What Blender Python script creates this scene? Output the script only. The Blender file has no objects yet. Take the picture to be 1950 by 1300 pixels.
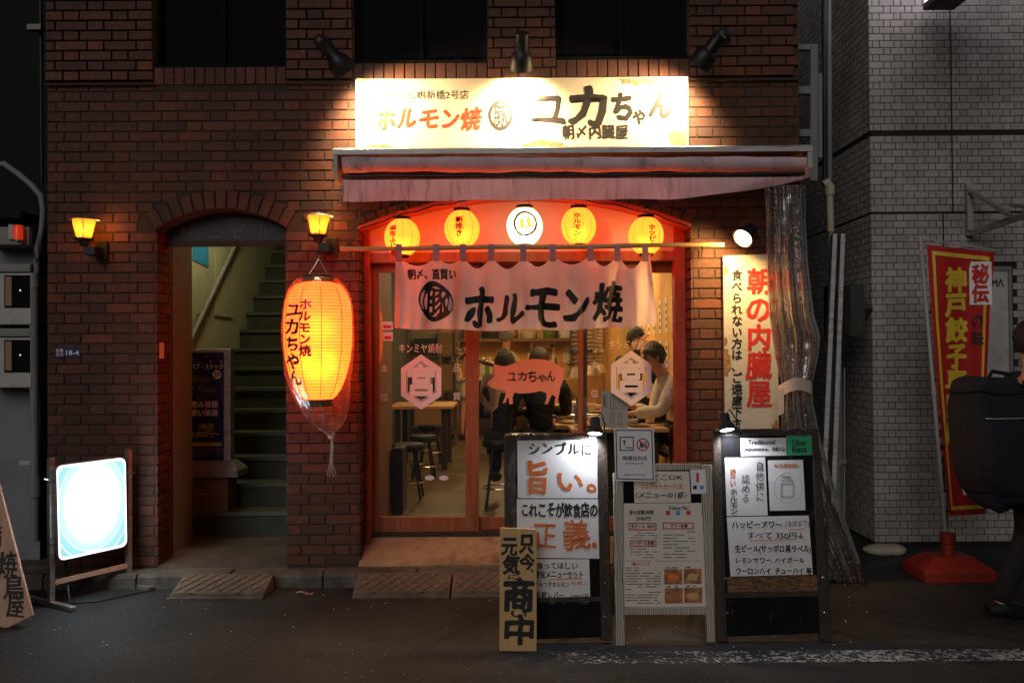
import bpy, bmesh, math, random
from mathutils import Vector, Matrix, noise
R = random.Random(7)
V = Vector
sc = bpy.context.scene
# ---------------------------------------------------------------- camera
F = 1650.0
CAM = V((0, -6, 1.55))
PIT = math.atan(22 / F); ROLL = math.radians(0.42)
fw = V((0, math.cos(PIT), math.sin(PIT))); up0 = V((0, -math.sin(PIT), math.cos(PIT))); rt0 = V((1, 0, 0))
rt = rt0 * math.cos(ROLL) - up0 * math.sin(ROLL); up = rt0 * math.sin(ROLL) + up0 * math.cos(ROLL)
cd = bpy.data.cameras.new('camera'); cam = bpy.data.objects.new('camera', cd); sc.collection.objects.link(cam)
cam.matrix_world = Matrix(((rt.x, up.x, -fw.x, CAM.x), (rt.y, up.y, -fw.y, CAM.y), (rt.z, up.z, -fw.z, CAM.z), (0, 0, 0, 1)))
cd.sensor_width = 36; cd.lens = 36 * F / 1950; cd.clip_start = .05; cd.clip_end = 500
sc.camera = cam
# ---------------------------------------------------------------- night sky and street light
w = bpy.data.worlds.new("World"); sc.world = w; w.use_nodes = True
nt = w.node_tree; bg = nt.nodes['Background']; sky = nt.nodes.new('ShaderNodeTexSky')
sky.sky_type = 'NISHITA'; sky.sun_disc = False
SUN_EL, SUN_AZ = math.radians(26), math.radians(198)
sky.sun_elevation = SUN_EL; sky.sun_rotation = SUN_AZ
nt.links.new(sky.outputs[0], bg.inputs[0]); bg.inputs[1].default_value = .006
sl = bpy.data.lights.new('night_light', 'SUN'); so = bpy.data.objects.new('night_light', sl); sc.collection.objects.link(so)
sl.energy = .66; sl.angle = math.radians(35); sl.color = (1, .94, .91)
sd = V((-math.sin(SUN_AZ) * math.cos(SUN_EL), -math.cos(SUN_AZ) * math.cos(SUN_EL), -math.sin(SUN_EL)))
so.rotation_euler = sd.to_track_quat('-Z', 'Y').to_euler(); so.location = (3, -9, 6)
sc.view_settings.view_transform = 'Standard'; sc.view_settings.look = 'None'; sc.view_settings.gamma = 1
sc.view_settings.exposure = 0; sc.view_settings.use_curve_mapping = False
sc.render.engine = 'CYCLES'
cy = sc.cycles
cy.use_denoising = True; cy.max_bounces = 8; cy.diffuse_bounces = 3; cy.glossy_bounces = 3; cy.transmission_bounces = 6
cy.transparent_max_bounces = 16; cy.sample_clamp_indirect = 4; cy.caustics_reflective = False; cy.caustics_refractive = False

# ---------------------------------------------------------------- picture <-> place
def ray(u, v):
    return (fw * F + rt * (u - 975) - up * (v - 650)).normalized()
def at(u, v, Y):
    d = ray(u, v); return CAM + d * ((Y - CAM.y) / d.y)
class Plane:
    def __init__(s, p, n):
        s.p = V(p); s.n = V(n).normalized()
        if s.n.dot(s.p - CAM) > 0: s.n = -s.n
    def __call__(s, u, v, off=0.0):
        d = ray(u, v); q = s.p + s.n * off
        return CAM + d * ((q - CAM).dot(s.n) / d.dot(s.n))
def FR(Y): return Plane((0, Y, 0), (0, -1, 0))
def lean(Y, deg, yaw=0, z=0):
    a = math.radians(deg); b = math.radians(yaw)
    return Plane((0, Y, z), (math.sin(b) * math.cos(a), -math.cos(a) * math.cos(b), math.sin(a)))

# ---------------------------------------------------------------- materials
def nodes(name):
    m = bpy.data.materials.new(name); m.use_nodes = True; t = m.node_tree
    return m, t, t.nodes['Principled BSDF'], t.nodes['Material Output']
def N(t, k, **kw):
    n = t.nodes.new('ShaderNode' + k)
    for a, b in kw.items():
        if hasattr(n, a): setattr(n, a, b)
        else: n.inputs[a.replace('_', ' ')].default_value = b
    return n
def L(t, a, b): t.links.new(a, b)
def mixc(t, fac, a, b, mode='MIX'):
    n = t.nodes.new('ShaderNodeMix'); n.data_type = 'RGBA'; n.blend_type = mode
    for i, x in ((0, fac), (6, a), (7, b)):
        if hasattr(x, 'links'): L(t, x, n.inputs[i])
        else: n.inputs[i].default_value = x if i == 0 else (*x[:3], 1)
    return n.outputs[2]
def ramp(t, fac, pts):
    n = t.nodes.new('ShaderNodeValToRGB'); e = n.color_ramp.elements
    while len(e) < len(pts): e.new(.5)
    for k, (p, c) in zip(e, pts):
        k.position = p; k.color = (c, c, c, 1) if isinstance(c, (int, float)) else (*c, 1)
    L(t, fac, n.inputs[0]); return n.outputs[0]
def mk(name, col, rough=.7, metal=0, var=.18, nsc=5, bump=.08, bsc=80, dirt=0, dcol=(.05, .04, .03), dsc=2.5, stretch=None, spec=.4, coat=0, emit=None, es=0, trans=0):
    m, t, b, out = nodes(name)
    tc = N(t, 'TexCoord'); src = tc.outputs['Object']
    if stretch:
        mp = N(t, 'Mapping'); L(t, src, mp.inputs[0]); mp.inputs['Scale'].default_value = stretch; src = mp.outputs[0]
    n1 = N(t, 'TexNoise', Scale=nsc, Detail=8, Roughness=.6); L(t, src, n1.inputs['Vector'])
    f = ramp(t, n1.outputs[0], [(.3, 0), (.7, 1)])
    c = mixc(t, f, [x * (1 - var) for x in col], [min(1, x * (1 + var)) for x in col])
    if dirt:
        n2 = N(t, 'TexNoise', Scale=dsc, Detail=10, Roughness=.7); L(t, src, n2.inputs['Vector'])
        f2 = ramp(t, n2.outputs[0], [(.62 - dirt * .3, 0), (.8 - dirt * .25, 1)])
        c = mixc(t, f2, c, dcol)
    L(t, c, b.inputs['Base Color'])
    rr = t.nodes.new('ShaderNodeMath'); rr.operation = 'MULTIPLY_ADD'; L(t, f, rr.inputs[0]); rr.inputs[1].default_value = .12; rr.inputs[2].default_value = max(.02, rough - .06)
    L(t, rr.outputs[0], b.inputs['Roughness'])
    b.inputs['Metallic'].default_value = metal; b.inputs['Specular IOR Level'].default_value = spec; b.inputs['Coat Weight'].default_value = coat
    if bump:
        n3 = N(t, 'TexNoise', Scale=bsc, Detail=5); L(t, src, n3.inputs['Vector'])
        bp = N(t, 'Bump', Strength=min(1, bump * 3), Distance=.01); L(t, n3.outputs[0], bp.inputs['Height']); L(t, bp.outputs[0], b.inputs['Normal'])
    if emit:
        b.inputs['Emission Color'].default_value = (*emit, 1); b.inputs['Emission Strength'].default_value = es
    if trans:
        tr = N(t, 'BsdfTranslucent'); L(t, c, tr.inputs[0]); mx = N(t, 'MixShader'); mx.inputs[0].default_value = trans
        L(t, b.outputs[0], mx.inputs[1]); L(t, tr.outputs[0], mx.inputs[2]); L(t, mx.outputs[0], out.inputs[0])
    return m
def brickmat(name, cols, rough=.75, spec=.3, soot=.62):
    m, t, b, out = nodes(name)
    oi = N(t, 'ObjectInfo'); ge = N(t, 'NewGeometry'); tc = N(t, 'TexCoord')
    a = t.nodes.new('ShaderNodeMath'); a.operation = 'ADD'; L(t, oi.outputs['Random'], a.inputs[0]); L(t, ge.outputs['Random Per Island'], a.inputs[1])
    fr = t.nodes.new('ShaderNodeMath'); fr.operation = 'FRACT'; L(t, a.outputs[0], fr.inputs[0])
    c = ramp(t, fr.outputs[0], [(i / (len(cols) - 1), x) for i, x in enumerate(cols)])
    n1 = N(t, 'TexNoise', Scale=30, Detail=8, Roughness=.65); L(t, ge.outputs['Position'], n1.inputs['Vector'])
    c = mixc(t, ramp(t, n1.outputs[0], [(.35, 0), (.7, .45)]), c, [x * .55 for x in cols[0]])
    n2 = N(t, 'TexNoise', Scale=.9, Detail=7, Roughness=.62); L(t, ge.outputs['Position'], n2.inputs['Vector'])
    c = mixc(t, ramp(t, n2.outputs[0], [(.40, 0), (.68, soot)]), c, (.03, .025, .022))
    L(t, c, b.inputs['Base Color'])
    L(t, ramp(t, n1.outputs[0], [(.3, rough - .15), (.7, min(1, rough + .1))]), b.inputs['Roughness']); b.inputs['Specular IOR Level'].default_value = spec
    n3 = N(t, 'TexNoise', Scale=160, Detail=4); L(t, ge.outputs['Position'], n3.inputs['Vector'])
    bp = N(t, 'Bump', Strength=.35, Distance=.004); L(t, n3.outputs[0], bp.inputs['Height']); L(t, bp.outputs[0], b.inputs['Normal'])
    return m
def glassmat(name, tint=(1, 1, 1), gl=.12, rough=.03, bumpsc=0, bs=.3, diff=0, dcol=(.6, .55, .5), gc=.9, cap=1):
    m, t, b, out = nodes(name); t.nodes.remove(b)
    tr = N(t, 'BsdfTransparent'); tr.inputs[0].default_value = (*tint, 1)
    g = N(t, 'BsdfGlossy'); g.inputs['Roughness'].default_value = rough; g.inputs['Color'].default_value = (gc, gc, gc, 1)
    fr = N(t, 'Fresnel'); fr.inputs[0].default_value = 1.45
    ad = t.nodes.new('ShaderNodeMath'); ad.operation = 'MULTIPLY_ADD'; L(t, fr.outputs[0], ad.inputs[0]); ad.inputs[1].default_value = 1; ad.inputs[2].default_value = gl - .04
    mi = t.nodes.new('ShaderNodeMath'); mi.operation = 'MINIMUM'; L(t, ad.outputs[0], mi.inputs[0]); mi.inputs[1].default_value = cap
    mx = N(t, 'MixShader'); L(t, mi.outputs[0], mx.inputs[0]); L(t, tr.outputs[0], mx.inputs[1]); L(t, g.outputs[0], mx.inputs[2]); o = mx.outputs[0]
    if diff:
        d = N(t, 'BsdfDiffuse'); d.inputs[0].default_value = (*dcol, 1); m2 = N(t, 'MixShader'); m2.inputs[0].default_value = diff
        L(t, o, m2.inputs[1]); L(t, d.outputs[0], m2.inputs[2]); o = m2.outputs[0]
    if bumpsc:
        tc = N(t, 'TexCoord'); n = N(t, 'TexNoise', Scale=bumpsc, Detail=4, Distortion=1.5); L(t, tc.outputs['Object'], n.inputs['Vector'])
        bp = N(t, 'Bump', Strength=bs, Distance=.03); L(t, n.outputs[0], bp.inputs['Height']); L(t, bp.outputs[0], g.inputs['Normal']); L(t, bp.outputs[0], fr.inputs['Normal'])
    L(t, o, out.inputs[0]); return m
def paperglow(name, col, em, trl=.8, ecol=None):
    m, t, b, out = nodes(name); t.nodes.remove(b)
    tl = N(t, 'BsdfTranslucent'); tl.inputs[0].default_value = (*col, 1)
    rf = N(t, 'BsdfRefraction'); rf.inputs['Color'].default_value = (*col, 1); rf.inputs['Roughness'].default_value = .9; rf.inputs['IOR'].default_value = 1.3
    df = N(t, 'BsdfDiffuse'); df.inputs[0].default_value = (*[x * .8 for x in col], 1)
    e = N(t, 'Emission'); e.inputs[0].default_value = (*(ecol or col), 1); e.inputs[1].default_value = em
    m1 = N(t, 'MixShader'); m1.inputs[0].default_value = .35; L(t, tl.outputs[0], m1.inputs[1]); L(t, rf.outputs[0], m1.inputs[2])
    m2 = N(t, 'MixShader'); m2.inputs[0].default_value = 1 - trl; L(t, m1.outputs[0], m2.inputs[1]); L(t, df.outputs[0], m2.inputs[2])
    ad = N(t, 'AddShader'); L(t, m2.outputs[0], ad.inputs[0]); L(t, e.outputs[0], ad.inputs[1]); L(t, ad.outputs[0], out.inputs[0])
    return m
M = {}
M['brick'] = brickmat('brick_red', [(.10, .038, .024), (.155, .052, .028), (.08, .034, .024), (.125, .042, .024), (.085, .036, .027), (.19, .060, .029), (.075, .034, .026), (.145, .046, .026)])
M['tile'] = brickmat('tile_grey', [(.46, .42, .38), (.53, .49, .45), (.38, .35, .32), (.48, .445, .405), (.43, .395, .36)], .45, .5, .5)
M['mortar'] = mk('mortar', (.052, .036, .029), .95, bump=.3, bsc=120)
M['tmortar'] = mk('tile_mortar', (.018, .017, .016), .95)
M['asphalt'] = None
M['concrete'] = mk('concrete', (.11, .09, .07), .85, var=.35, nsc=4, bump=.25, bsc=60, dirt=.5, dcol=(.06, .05, .04))
M['kerb'] = mk('kerb_stone', (.12, .108, .09), .9, var=.4, nsc=9, bump=.4, bsc=50, dirt=.6)
M['black'] = mk('black_paint', (.012, .012, .013), .45, var=.3)
M['matteblack'] = mk('matte_black', (.008, .008, .009), .9, var=.3, spec=.1)
M['shutter'] = mk('dark_shutter', (.004, .004, .005), .8, var=.3, spec=.1)
M['wood'] = mk('door_wood', (.27, .085, .035), .45, var=.35, nsc=3, stretch=(9, 9, .8), bump=.1, bsc=20)
M['redwood'] = mk('red_frame', (.42, .06, .025), .5, var=.25, nsc=6)
M['darkwood'] = mk('dark_wood', (.035, .022, .015), .6, var=.5, nsc=5, stretch=(12, 12, 1), bump=.2, bsc=15)
M['whitewood'] = None
M['plaque'] = mk('pale_wood', (.58, .36, .15), .65, var=.14, nsc=5, stretch=(14, 14, .7), bump=.1, bsc=18)
M['pinkwood'] = mk('weathered_wood', (.55, .34, .24), .75, var=.15, nsc=4, stretch=(12, 12, .8), bump=.1, bsc=20, dirt=.25, dcol=(.3, .13, .05))
M['tablewood'] = mk('table_wood', (.62, .34, .14), .4, var=.2, nsc=4, stretch=(1, 9, 9), bump=.05)
M['cream'] = mk('cream_wall', (.50, .50, .33), .9, var=.1, nsc=3, bump=.3, bsc=90, dirt=.15, dcol=(.25, .22, .14))
M['stair'] = mk('stair_paint', (.042, .046, .034), .7, var=.3, nsc=6, bump=.1, dirt=.35)
M['nosing'] = mk('stair_nosing', (.085, .092, .066), .5, var=.2)
M['paper'] = mk('paper', (.74, .73, .75), .6, var=.05, nsc=6, bump=.05, bsc=12)
M['paper2'] = mk('menu_paper', (.66, .60, .52), .6, var=.08, nsc=4, bump=.05, bsc=9)
M['ink'] = mk('ink', (.012, .01, .01), .6, var=.3, nsc=40, bump=0)
M['orange_ink'] = mk('orange_ink', (.68, .15, .025), .6, var=.25, nsc=30, bump=0)
M['red_ink'] = mk('red_ink', (.55, .03, .02), .6, var=.2, nsc=20, bump=0)
M['grey_ink'] = mk('grey_ink', (.18, .16, .16), .7, bump=0)
M['white_ink'] = mk('white_ink', (.8, .78, .76), .6, var=.05, bump=0)
M['yellow_ink'] = mk('yellow_ink', (.72, .5, .04), .6, var=.1, bump=0)
M['gold_ink'] = mk('faded_gold_ink', (.45, .40, .14), .6, bump=0)
M['faint'] = mk('faint_letter', (.07, .065, .06), .5, bump=0)
M['signboard'] = mk('sign_cream', (.66, .56, .40), .5, var=.06, nsc=3, bump=.03)
M['rust'] = mk('rusty_patch', (.36, .20, .10), .95, var=.4, nsc=18, bump=.5, bsc=70)
M['alu'] = mk('aluminium', (.42, .41, .40), .4, metal=.8, var=.2, nsc=4, stretch=(2, 2, 10), dirt=.3, dcol=(.12, .09, .07))
M['steel'] = mk('stainless', (.55, .53, .5), .22, metal=1, var=.1, nsc=3, bump=.1, bsc=6)
M['chrome'] = mk('chrome', (.6, .6, .6), .12, metal=1, bump=0)
M['whiteplastic'] = mk('white_plastic', (.42, .41, .38), .45, var=.12, nsc=4, dirt=.3, dcol=(.25, .22, .18))
M['greyplastic'] = mk('grey_plastic', (.21, .21, .20), .5, var=.12, dirt=.35, dcol=(.12, .11, .1))
M['pvc'] = mk('cream_pipe', (.45, .42, .30), .4, var=.15, dirt=.3, dcol=(.2, .15, .08))
M['awning'] = mk('awning_canvas', (.82, .62, .66), .85, var=.14, nsc=3, stretch=(1.5, 1, 1), bump=.12, bsc=30, dirt=.3, dcol=(.16, .09, .09), dsc=2.2, trans=.18)
M['valance'] = mk('awning_valance', (.88, .66, .70), .85, var=.12, nsc=5, stretch=(7, 1, .7), bump=.1, bsc=20, dirt=.22, dcol=(.2, .12, .12), dsc=3, trans=.22)
M['noren'] = mk('noren_cloth', (.98, .74, .70), .9, var=.05, nsc=5, bump=.05, bsc=200, trans=.5)
M['tab'] = mk('noren_tab', (.46, .27, .30), .9, trans=.2)
M['bamboo'] = mk('bamboo', (.55, .33, .13), .4, var=.15, nsc=3, stretch=(1, 8, 8), bump=.03)
M['clearglass'] = glassmat('window_glass', gl=.05, rough=.01)
M['vinyl'] = glassmat('clear_vinyl', (.93, .92, .9), gl=.02, rough=.22, bumpsc=5, bs=.25, gc=.4, cap=.1)
M['vinylcurtain'] = glassmat('vinyl_curtain', (.88, .86, .83), gl=.13, rough=.13, bumpsc=5, bs=.5, diff=.07, dcol=(.40, .38, .36))
M['bag'] = glassmat('plastic_bag', (1, .97, .95), gl=.02, rough=.2, bumpsc=9, bs=.5, gc=.9, cap=.2, diff=.055, dcol=(.9, .6, .5))
M['thread'] = mk('curtain_thread', (.42, .36, .30), .4, var=.2, bump=0)
M['strap'] = mk('strap_fabric', (.62, .50, .42), .8, var=.1)
M['decal'] = mk('pink_decal', (.80, .80, .86), .6, var=.04, bump=0, trans=.1)
M['decal2'] = mk('mauve_decal', (.80, .68, .72), .6, var=.04, bump=0, trans=.1)
M['pig'] = mk('salmon_decal', (.95, .38, .26), .6, var=.04, bump=0, trans=.25)
M['skin'] = mk('skin', (.50, .27, .17), .55, var=.08, nsc=9, bump=.03)
M['hair'] = mk('black_hair', (.012, .010, .009), .5, var=.5, nsc=40, stretch=(3, 3, 1), bump=.4, bsc=90)
M['hairbrown'] = mk('brown_hair', (.04, .028, .02), .6, var=.5, nsc=40, bump=.4, bsc=90)
M['blackcloth'] = mk('black_cloth', (.010, .010, .013), .95, var=.4, nsc=5, bump=.3, bsc=25)
M['navycloth'] = mk('navy_bag_cloth', (.009, .010, .018), .9, var=.3, nsc=4, bump=.25, bsc=40)
M['whiteshirt'] = mk('white_shirt', (.66, .60, .50), .9, var=.08, nsc=5, bump=.5, bsc=11)
M['beige'] = mk('beige_cloth', (.42, .33, .22), .9, var=.2, nsc=6, bump=.4, bsc=14)
M['beanie'] = mk('grey_beanie', (.16, .15, .12), .95, var=.25, nsc=30, bump=.5, bsc=120)
M['orangeplastic'] = mk('orange_plastic', (.30, .028, .014), .45, var=.15, nsc=5, dirt=.25, dcol=(.2, .03, .015))
M['flagred'] = mk('flag_red', (.50, .018, .014), .8, var=.12, nsc=4, bump=.15, bsc=9, trans=.15)
M['ramp'] = mk('ramp_plastic', (.15, .122, .092), .75, var=.25, nsc=7, bump=.15, bsc=90, dirt=.4)
M['floor'] = mk('shop_floor', (.085, .06, .03), .35, var=.2, nsc=2, bump=.05, dirt=.35, dcol=(.12, .1, .06), dsc=1.5)
M['mat_red'] = mk('red_mat', (.30, .01, .008), .95, var=.2, nsc=30, bump=.4, bsc=200)
M['iwall'] = mk('interior_wall', (.56, .30, .085), .85, var=.3, nsc=2, bump=.05, dirt=.25, dcol=(.36, .24, .12))
M['iwood'] = mk('interior_wood', (.16, .075, .03), .55, var=.3, nsc=3, stretch=(8, 8, 1))
M['ceil'] = mk('interior_ceiling', (.22, .17, .12), .9, var=.2)
M['blueplate'] = mk('blue_enamel', (.012, .018, .12), .35, var=.1, bump=0)
M['blue'] = mk('blue_poster', (.03, .28, .55), .6, var=.05, bump=0)
M['navy'] = mk('night_blue_print', (.015, .02, .12), .4, var=.6, nsc=3, bump=0)
M['green'] = mk('green_card', (.03, .36, .16), .5, var=.05, bump=0)
M['transom'] = mk('transom_board', (.72, .52, .47), .6, var=.05, nsc=2, bump=.02)
M['vsign'] = mk('worn_cream_sign', (.56, .52, .44), .6, var=.1, nsc=3, bump=.1, bsc=30, dirt=.12, dcol=(.3, .22, .15))
M['box'] = mk('plywood_box', (.16, .095, .05), .8, var=.2, nsc=4, stretch=(2, 2, 8))
M['grey_wall'] = mk('grey_plaster', (.20, .215, .225), .85, var=.12, nsc=2, bump=.1, bsc=30, dirt=.4, dcol=(.14, .14, .14))
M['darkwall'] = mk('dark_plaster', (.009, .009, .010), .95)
M['bottle'] = mk('green_bottle', (.10, .16, .02), .15, var=.1, bump=0)
M['ceramic'] = mk('ceramic', (.62, .58, .50), .25, var=.05, bump=0)
M['food'] = mk('grilled_food', (.36, .14, .05), .6, var=.7, nsc=22, bump=.4, bsc=60)
M['charcoal'] = mk('charcoal_print', (.16, .075, .03), .6, var=.95, nsc=26, stretch=(1, 1, 3), bump=.3, bsc=50)
M['cardboard'] = mk('cardboard', (.36, .22, .11), .85, var=.15)
M['duct'] = mk('duct_metal', (.38, .30, .22), .35, metal=.7, var=.3, nsc=3, dirt=.3)
M['sack'] = mk('pale_sack', (.42, .38, .30), .9, var=.2, bump=.4, bsc=40)
def flormat():
    m, t, b, out = nodes('floral_shirt'); tc = N(t, 'TexCoord')
    v = N(t, 'TexVoronoi', Scale=26); L(t, tc.outputs['Object'], v.inputs['Vector']); n = N(t, 'TexNoise', Scale=30, Detail=4); L(t, tc.outputs['Object'], n.inputs['Vector'])
    f = ramp(t, v.outputs['Distance'], [(.42, 1), (.5, 0)]); c = mixc(t, f, (.03, .02, .015), (.5, .32, .2))
    c = mixc(t, ramp(t, n.outputs[0], [(.52, 0), (.58, 1)]), c, (.08, .05, .03)); L(t, c, b.inputs['Base Color']); b.inputs['Roughness'].default_value = .9; return m
M['floral'] = flormat()
def asphalt():
    m, t, b, out = nodes('asphalt'); ge = N(t, 'NewGeometry'); P = ge.outputs['Position']
    n1 = N(t, 'TexNoise', Scale=1.2, Detail=6, Roughness=.6); L(t, P, n1.inputs['Vector'])
    n2 = N(t, 'TexNoise', Scale=110, Detail=4, Roughness=.7); L(t, P, n2.inputs['Vector'])
    v = N(t, 'TexVoronoi', Scale=75); L(t, P, v.inputs['Vector'])
    c = mixc(t, ramp(t, n1.outputs[0], [(.35, 0), (.65, 1)]), (.017, .018, .019), (.036, .036, .038))
    c = mixc(t, ramp(t, n2.outputs[0], [(.55, 0), (.75, .8)]), c, (.10, .09, .085))
    hs = N(t, 'SeparateColor'); L(t, v.outputs['Color'], hs.inputs[0])
    mu = t.nodes.new('ShaderNodeMath'); mu.operation = 'MULTIPLY'; L(t, ramp(t, hs.outputs[0], [(.985, 0), (.99, 1)]), mu.inputs[0]); L(t, ramp(t, v.outputs['Distance'], [(.25, 1), (.38, 0)]), mu.inputs[1])
    c = mixc(t, mu.outputs[0], c, (.26, .24, .22))
    vc = N(t, 'TexVoronoi', Scale=.55); vc.feature = 'DISTANCE_TO_EDGE'; nw = N(t, 'TexNoise', Scale=3, Detail=6); L(t, P, nw.inputs['Vector'])
    va = t.nodes.new('ShaderNodeVectorMath'); va.operation = 'MULTIPLY_ADD'; L(t, nw.outputs['Color'], va.inputs[0]); va.inputs[1].default_value = (.35, .35, 0); L(t, P, va.inputs[2]); L(t, va.outputs[0], vc.inputs['Vector'])
    c = mixc(t, ramp(t, vc.outputs['Distance'], [(.0012, .35), (.004, 0)]), c, (.008, .007, .006))
    n4 = N(t, 'TexNoise', Scale=4.5, Detail=8, Roughness=.7); L(t, P, n4.inputs['Vector'])
    c = mixc(t, ramp(t, n4.outputs[0], [(.56, 0), (.66, .55)]), c, (.012, .010, .009))
    L(t, c, b.inputs['Base Color']); b.inputs['Roughness'].default_value = .78; b.inputs['Specular IOR Level'].default_value = .35
    bp = N(t, 'Bump', Strength=.9, Distance=.006); L(t, n2.outputs[0], bp.inputs['Height']); L(t, bp.outputs[0], b.inputs['Normal']); return m
M['asphalt'] = asphalt(); M['threshold'] = mk('threshold_concrete_lit', (.40, .28, .17), .75, var=.35, nsc=3, bump=.2, bsc=60, dirt=.5, dcol=(.12, .08, .05))  # threshold: concrete colour warmed and lightened to carry the lanterns' pool of light
def linemat():
    m, t, b, out = nodes('worn_road_paint'); ge = N(t, 'NewGeometry'); P = ge.outputs['Position']
    n = N(t, 'TexNoise', Scale=34, Detail=8, Roughness=.75); L(t, P, n.inputs['Vector']); n2 = N(t, 'TexNoise', Scale=3, Detail=3); L(t, P, n2.inputs['Vector'])
    sx = N(t, 'SeparateXYZ'); L(t, P, sx.inputs[0]); mr = N(t, 'MapRange'); L(t, sx.outputs[0], mr.inputs[0])
    mr.inputs[1].default_value = -1.5; mr.inputs[2].default_value = 1.2; mr.inputs[3].default_value = -.20; mr.inputs[4].default_value = .02
    a = t.nodes.new('ShaderNodeMath'); a.operation = 'ADD'; L(t, n.outputs[0], a.inputs[0]); L(t, mr.outputs[0], a.inputs[1])
    a2 = t.nodes.new('ShaderNodeMath'); a2.operation = 'MULTIPLY_ADD'; L(t, n2.outputs[0], a2.inputs[0]); a2.inputs[1].default_value = .3; L(t, a.outputs[0], a2.inputs[2])
    f = ramp(t, a2.outputs[0], [(.64, 0), (.75, 1)])
    b.inputs['Base Color'].default_value = (.42, .41, .42, 1); b.inputs['Roughness'].default_value = .7
    tr = N(t, 'BsdfTransparent'); mx = N(t, 'MixShader'); L(t, f, mx.inputs[0]); L(t, tr.outputs[0], mx.inputs[1]); L(t, b.outputs[0], mx.inputs[2]); L(t, mx.outputs[0], out.inputs[0]); return m
M['line'] = linemat()
def grainmat():
    m, t, b, out = nodes('whitewashed_wood'); tc = N(t, 'TexCoord'); mp = N(t, 'Mapping'); L(t, tc.outputs['Object'], mp.inputs[0]); mp.inputs['Scale'].default_value = (1, 1, .12)
    n = N(t, 'TexWave', Scale=34, Distortion=9, Detail=2); n.inputs['Detail Scale'].default_value = .8; L(t, mp.outputs[0], n.inputs['Vector'])
    f = ramp(t, n.outputs[0], [(.12, 0), (.35, 1)]); L(t, mixc(t, f, (.09, .075, .06), (.50, .47, .40)), b.inputs['Base Color']); b.inputs['Roughness'].default_value = .8
    bp = N(t, 'Bump', Strength=.5, Distance=.004); L(t, n.outputs[0], bp.inputs['Height']); L(t, bp.outputs[0], b.inputs['Normal']); return m
M['whitewood'] = grainmat()
def emis(name, col, s):
    m, t, b, out = nodes(name); b.inputs['Base Color'].default_value = (*[min(1, x) for x in col], 1); b.inputs['Roughness'].default_value = .5
    b.inputs['Emission Color'].default_value = (*col, 1); b.inputs['Emission Strength'].default_value = s; return m
M['bulb_warm'] = emis('warm_bulb', (1, .78, .45), 22)
M['sign_red'] = mk('sign_red_ink', (.52, .05, .015), .6, var=.3, nsc=9, bump=0)
M['nib'] = mk('speckled_jamb_plaster', (.20, .19, .13), .9, var=.3, nsc=60, bump=.3)
M['bulb_soft'] = emis('soft_bulb', (1, .7, .3), .8)
M['amber_print'] = mk('pale_amber_print', (.85, .62, .12), .6, bump=0, trans=.8)
M['bulb_cold'] = emis('cold_bulb', (.82, .88, 1), 14)
M['tube'] = emis('fluorescent_tube', (1, .86, .6), 14)
M['lanternpaper'] = paperglow('orange_lantern_paper', (1, .34, .035), 3.4, ecol=(1, .13, .014))
M['biglantern'] = paperglow('red_orange_lantern_paper', (1, .27, .018), 3.9, ecol=(1, .07, .016))
M['whitelantern'] = paperglow('white_lantern_paper', (1, .80, .48), 1.3)
M['amber'] = paperglow('amber_glass', (1, .42, .05), .55)
def gradem(name):
    m, t, b, out = nodes(name); tc = N(t, 'TexCoord'); mp = N(t, 'Mapping'); L(t, tc.outputs['UV'], mp.inputs[0])
    mp.inputs['Location'].default_value = (-.5, -.5, 0)
    ln = t.nodes.new('ShaderNodeVectorMath'); ln.operation = 'LENGTH'; L(t, mp.outputs[0], ln.inputs[0])
    si = t.nodes.new('ShaderNodeMath'); si.operation = 'MULTIPLY'; L(t, ln.outputs['Value'], si.inputs[0]); si.inputs[1].default_value = 75
    s2 = t.nodes.new('ShaderNodeMath'); s2.operation = 'SINE'; L(t, si.outputs[0], s2.inputs[0])
    rings = ramp(t, s2.outputs[0], [(.85, 0), (.97, 1)])
    e = N(t, 'Emission'); c = mixc(t, rings, (.30, .62, .66), (.75, .9, .92)); c = mixc(t, ramp(t, ln.outputs['Value'], [(.25, 0), (.46, 1)]), (.78, .95, 1), c); L(t, c, e.inputs[0])
    L(t, ramp(t, ln.outputs['Value'], [(.0, 1), (.62, .45)]), (sm := t.nodes.new('ShaderNodeMath')).inputs[0]); sm.operation = 'MULTIPLY'; sm.inputs[1].default_value = 2.6; L(t, sm.outputs[0], e.inputs[1])
    L(t, e.outputs[0], out.inputs[0]); return m
M['lightface'] = gradem('backlit_print')
M['lightedge'] = emis('backlit_edge', (.85, .97, 1), 1.6)
M['signlight'] = emis('backlit_panel', (.95, .88, 1), 1.6)
M['redlamp'] = mk('red_beacon', (.7, .04, .01), .25, bump=0, emit=(1, .06, .01), es=.35)

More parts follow.
